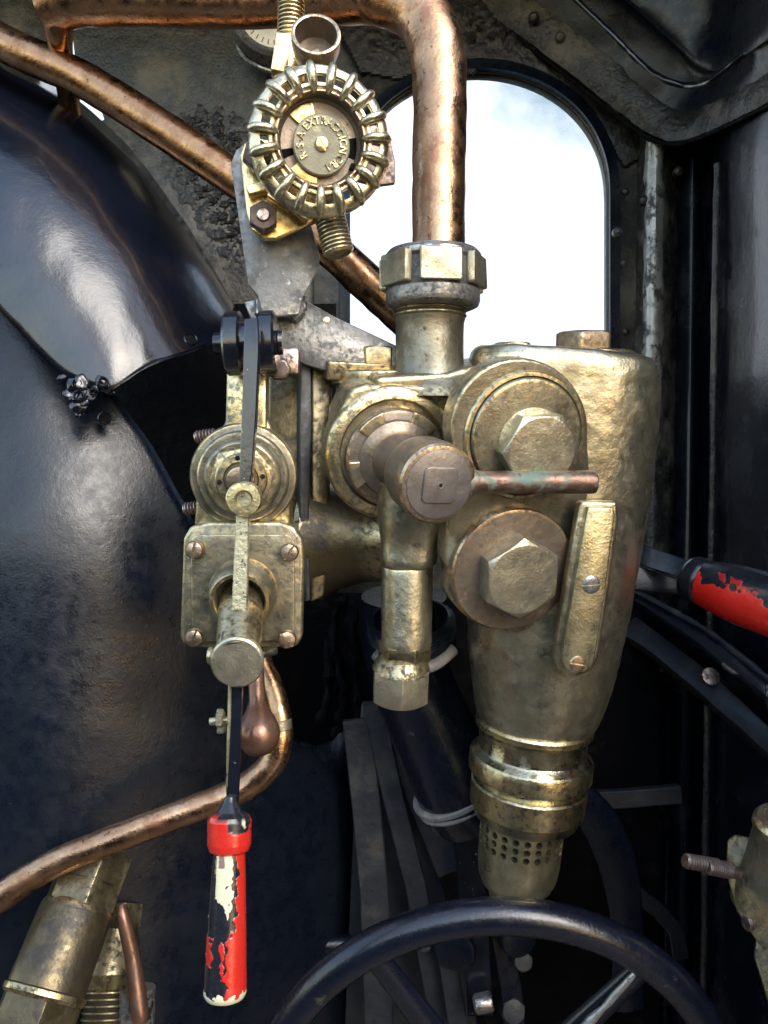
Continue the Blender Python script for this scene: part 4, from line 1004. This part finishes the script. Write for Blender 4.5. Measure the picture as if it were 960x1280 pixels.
b = new(); lathe(b, FR(888, 846, .98, (0, -1, .5)), [(0, -6), (11, -6), (11, 3), (0, 4)], 20); t.part('bolt', b, 'iron')

# ================================================================== BOTTOM RIGHT: flanged brass fitting
ft = Thing('flanged_fitting', 'grey brass flanged fitting with threaded studs at the lower right edge', 'fitting', P(950, 1080, .7))
FO = Vector((-.75, -.5, .35)).normalized()
Q = FR(935, 1100, .70, (-.62, -.68, .3))
b = new(); prism(b, Q, [(-30, 40), (-22, 50), (10, 50), (60, 10), (70, -30), (50, -70), (20, -70), (-10, -40), (-28, 0)], -12, 0, 3); dent(b, .0006, 60); ft.part('flange', b, 'brass_grimy')
b = new(); cc = P(972, 1075, .69); u = Vector((.08, -.35, 1)).normalized(); Q2 = FA(cc, cc+u*.01, .69); lathe(b, Q2, [(0, -70), (42, -70), (40, -40), (37, -10), (37, 40), (40, 46), (40, 52), (36, 58), (28, 60), (26, 57), (0, 57)], 56); ft.part('capped_barrel', b, 'brass_dull')
for (xa, ya, xb, yb, r) in ((915, 1086, 856, 1076, 9.5), (925, 1092, 884, 1084, 9), (975, 1148, 932, 1154, 10)):
    q0 = P(xa, ya, .70); q1 = P(xb, yb, .69); L_ = (q1-q0).length/.695*F; b = new(); lathe(b, FA(q0, q1, .695), [(0, 0), (r-1.5, 0), (r-1.5, L_*.3)]+thread([], r, L_*.3, L_-1, 12, 1.4)+[(r-2, L_), (0, L_)], 24); ft.part('stud', b, 'iron')
b = new(); prism(b, FR(955, 1200, .70, (-.5, -.8, .3)), [(-10, 50), (30, 60), (60, 0), (40, -90), (10, -60), (-12, 0)], -12, 0, 4); ft.part('lower_lobe', b, 'brass_grimy')

# ================================================================== BOTTOM LEFT: brass safety valve
sv = Thing('brass_pipe_fitting', 'leaning brass pipe fitting with hexagon nuts below the copper pipe', 'fitting', P(90, 1160, .74))
f0 = P(121, 1074, .79); f1 = P(30, 1310, .70); Q = FA(f0, f1, .75); Lf_ = (f1-f0).length/.75*F
b = new(); hexa(b, Q, 46, -10, 30, 10, 3); hexa(b, Q, 46, 26, 60, 10, 3); sv.part('hexagon_top', b, 'brass_grimy')
b = new(); lathe(b, Q, [(0, 50), (38, 50), (45, 60), (46, 66), (47, 150), (50, 152), (50, 158), (47, 162), (0, 162)], 60); dent(b, .0005, 50, 2); sv.part('barrel', b, 'brass_grimy', label='smooth dark brass barrel')
b = new(); hexa(b, Q @ Matrix.Diagonal((1, 1, -1, 1)), 51, -196, -158, 12, 4); sv.part('hexagon_nut', b, 'brass_grimy')
b = new(); lathe(b, Q, [(0, 192), (42, 192), (46, 198), (44, 206), (0, 206)], 60); hexa(b, Q @ Matrix.Diagonal((1, 1, -1, 1)), 49, -300, -204, 0, 4); sv.part('lower_nut', b, 'steel')
sv2 = Thing('brass_pipe_fitting', 'smaller brass fitting tucked behind the leaning one, with a threaded end', 'fitting', P(150, 1200, .80))
f0 = P(150, 1130, .84); f1 = P(128, 1310, .78); Q = FA(f0, f1, .80)
b = new(); hexa(b, Q, 30, 0, 30, 0, 3); lathe(b, Q, [(0, 28), (26, 28), (34, 60), (38, 80), (30, 96), (0, 96)], 40); sv2.part('body', b, 'brass_grimy')
b = new(); lathe(b, Q, thread([(0, 94)], 30, 96, 160, 9, 2.5)+[(0, 162)], 36); sv2.part('threaded_end', b, 'brass_grimy')
b = new(); lathe(b, FA(P(172, 1235, .79), P(170, 1300, .78), .785), [(0, 0), (22, 0), (22, 60), (0, 60)], 36); sv2.part('side_coupling', b, 'steel')
b = new(); tube(b, [P(152, 1132, .775), P(155, 1150, .77), P(166, 1200, .765), P(174, 1262, .755), P(176, 1276, .755)], [.005, .0065, .0075, .0085, .007], 22, 8); single('copper_rod', b, 'copper_dark', 'thin brown copper rod hanging beside the leaning brass fitting', 'rod', P(160, 1200, .77))

# left engine pipes in very dark corner lower
b = new(); tube(b, [P(60, 1330, 1.0), P(240, 1240, .98), P(340, 1190, .99), P(440, 1180, 1.0)], .012, 18, 8); single('black_pipe', b, 'black_satin', 'faint black pipe low on the boiler behind the red and white handle', 'pipe', P(240, 1240, .98))

# ================================================================== SKY, SUN, CAMERA
w = bpy.data.worlds.new('World'); SC.world = w; w.use_nodes = True
nt = w.node_tree; bg = nt.nodes['Background']; sky = nt.nodes.new('ShaderNodeTexSky'); sky.sky_type = 'NISHITA'; sky.sun_disc = False
EL, AZ = 33, 149      # sun behind the viewer's right shoulder, coming in under the roof
sundir = Vector((math.sin(R(AZ))*math.cos(R(EL)), math.cos(R(AZ))*math.cos(R(EL)), math.sin(R(EL))))
sky.sun_elevation = R(EL); sky.sun_rotation = math.atan2(sundir.x, sundir.y)
sky.air_density = 1.3; sky.dust_density = 1.5; sky.ozone_density = 1.0
# white cloud added ahead to whiten the window, scattered elsewhere for brighter reflections
tc = nt.nodes.new('ShaderNodeTexCoord'); cn = nt.nodes.new('ShaderNodeTexNoise'); cn.inputs['Scale'].default_value = 3; cn.inputs['Detail'].default_value = 5
nt.links.new(tc.outputs['Generated'], cn.inputs['Vector']); sx = nt.nodes.new('ShaderNodeSeparateXYZ'); nt.links.new(tc.outputs['Generated'], sx.inputs[0])
ma = nt.nodes.new('ShaderNodeMath'); ma.operation = 'MULTIPLY_ADD'; nt.links.new(cn.outputs['Fac'], ma.inputs[0]); ma.inputs[1].default_value = .35; nt.links.new(sx.outputs['Y'], ma.inputs[2])
cl = nt.nodes.new('ShaderNodeMapRange'); cl.inputs['From Min'].default_value = .48; cl.inputs['From Max'].default_value = .6; cl.inputs['To Max'].default_value = .7; nt.links.new(cn.outputs['Fac'], cl.inputs['Value'])
up_ = nt.nodes.new('ShaderNodeMapRange'); up_.inputs['From Min'].default_value = -.02; up_.inputs['From Max'].default_value = .05; nt.links.new(sx.outputs['Z'], up_.inputs['Value'])
mx_ = nt.nodes.new('ShaderNodeMath'); mx_.operation = 'MAXIMUM'; mu_ = nt.nodes.new('ShaderNodeMath'); mu_.operation = 'MULTIPLY'
mr = nt.nodes.new('ShaderNodeMapRange'); nt.links.new(ma.outputs[0], mr.inputs['Value']); mr.inputs['From Min'].default_value = .62; mr.inputs['From Max'].default_value = .88
mc = nt.nodes.new('ShaderNodeMix'); mc.data_type = 'RGBA'; nt.links.new(mr.outputs[0], mx_.inputs[0]); nt.links.new(cl.outputs[0], mx_.inputs[1]); nt.links.new(mx_.outputs[0], mu_.inputs[0]); nt.links.new(up_.outputs[0], mu_.inputs[1]); nt.links.new(mu_.outputs[0], mc.inputs[0]); nt.links.new(sky.outputs[0], mc.inputs[6]); mc.inputs[7].default_value = (2.35, 2.55, 2.85, 1)
nt.links.new(mc.outputs[2], bg.inputs[0]); bg.inputs[1].default_value = .15
sl = bpy.data.lights.new('sun', 'SUN'); sl.energy = .5; sl.angle = R(34); sl.color = (1, .985, .96)
so = bpy.data.objects.new('sun', sl); COL.objects.link(so); so.rotation_euler = (-sundir).to_track_quat('-Z', 'Y').to_euler(); so.location = sundir*3

cam = bpy.data.cameras.new('camera'); co = bpy.data.objects.new('camera', cam); COL.objects.link(co)
co.rotation_euler = (R(90), 0, 0); cam.sensor_fit = 'VERTICAL'; cam.sensor_height = 36; cam.lens = 36*F/1280
cam.clip_start = .02; cam.clip_end = 200; SC.camera = co
SC.view_settings.view_transform = 'Standard'; SC.view_settings.look = 'None'; SC.view_settings.exposure = 1.85; SC.view_settings.gamma = 1
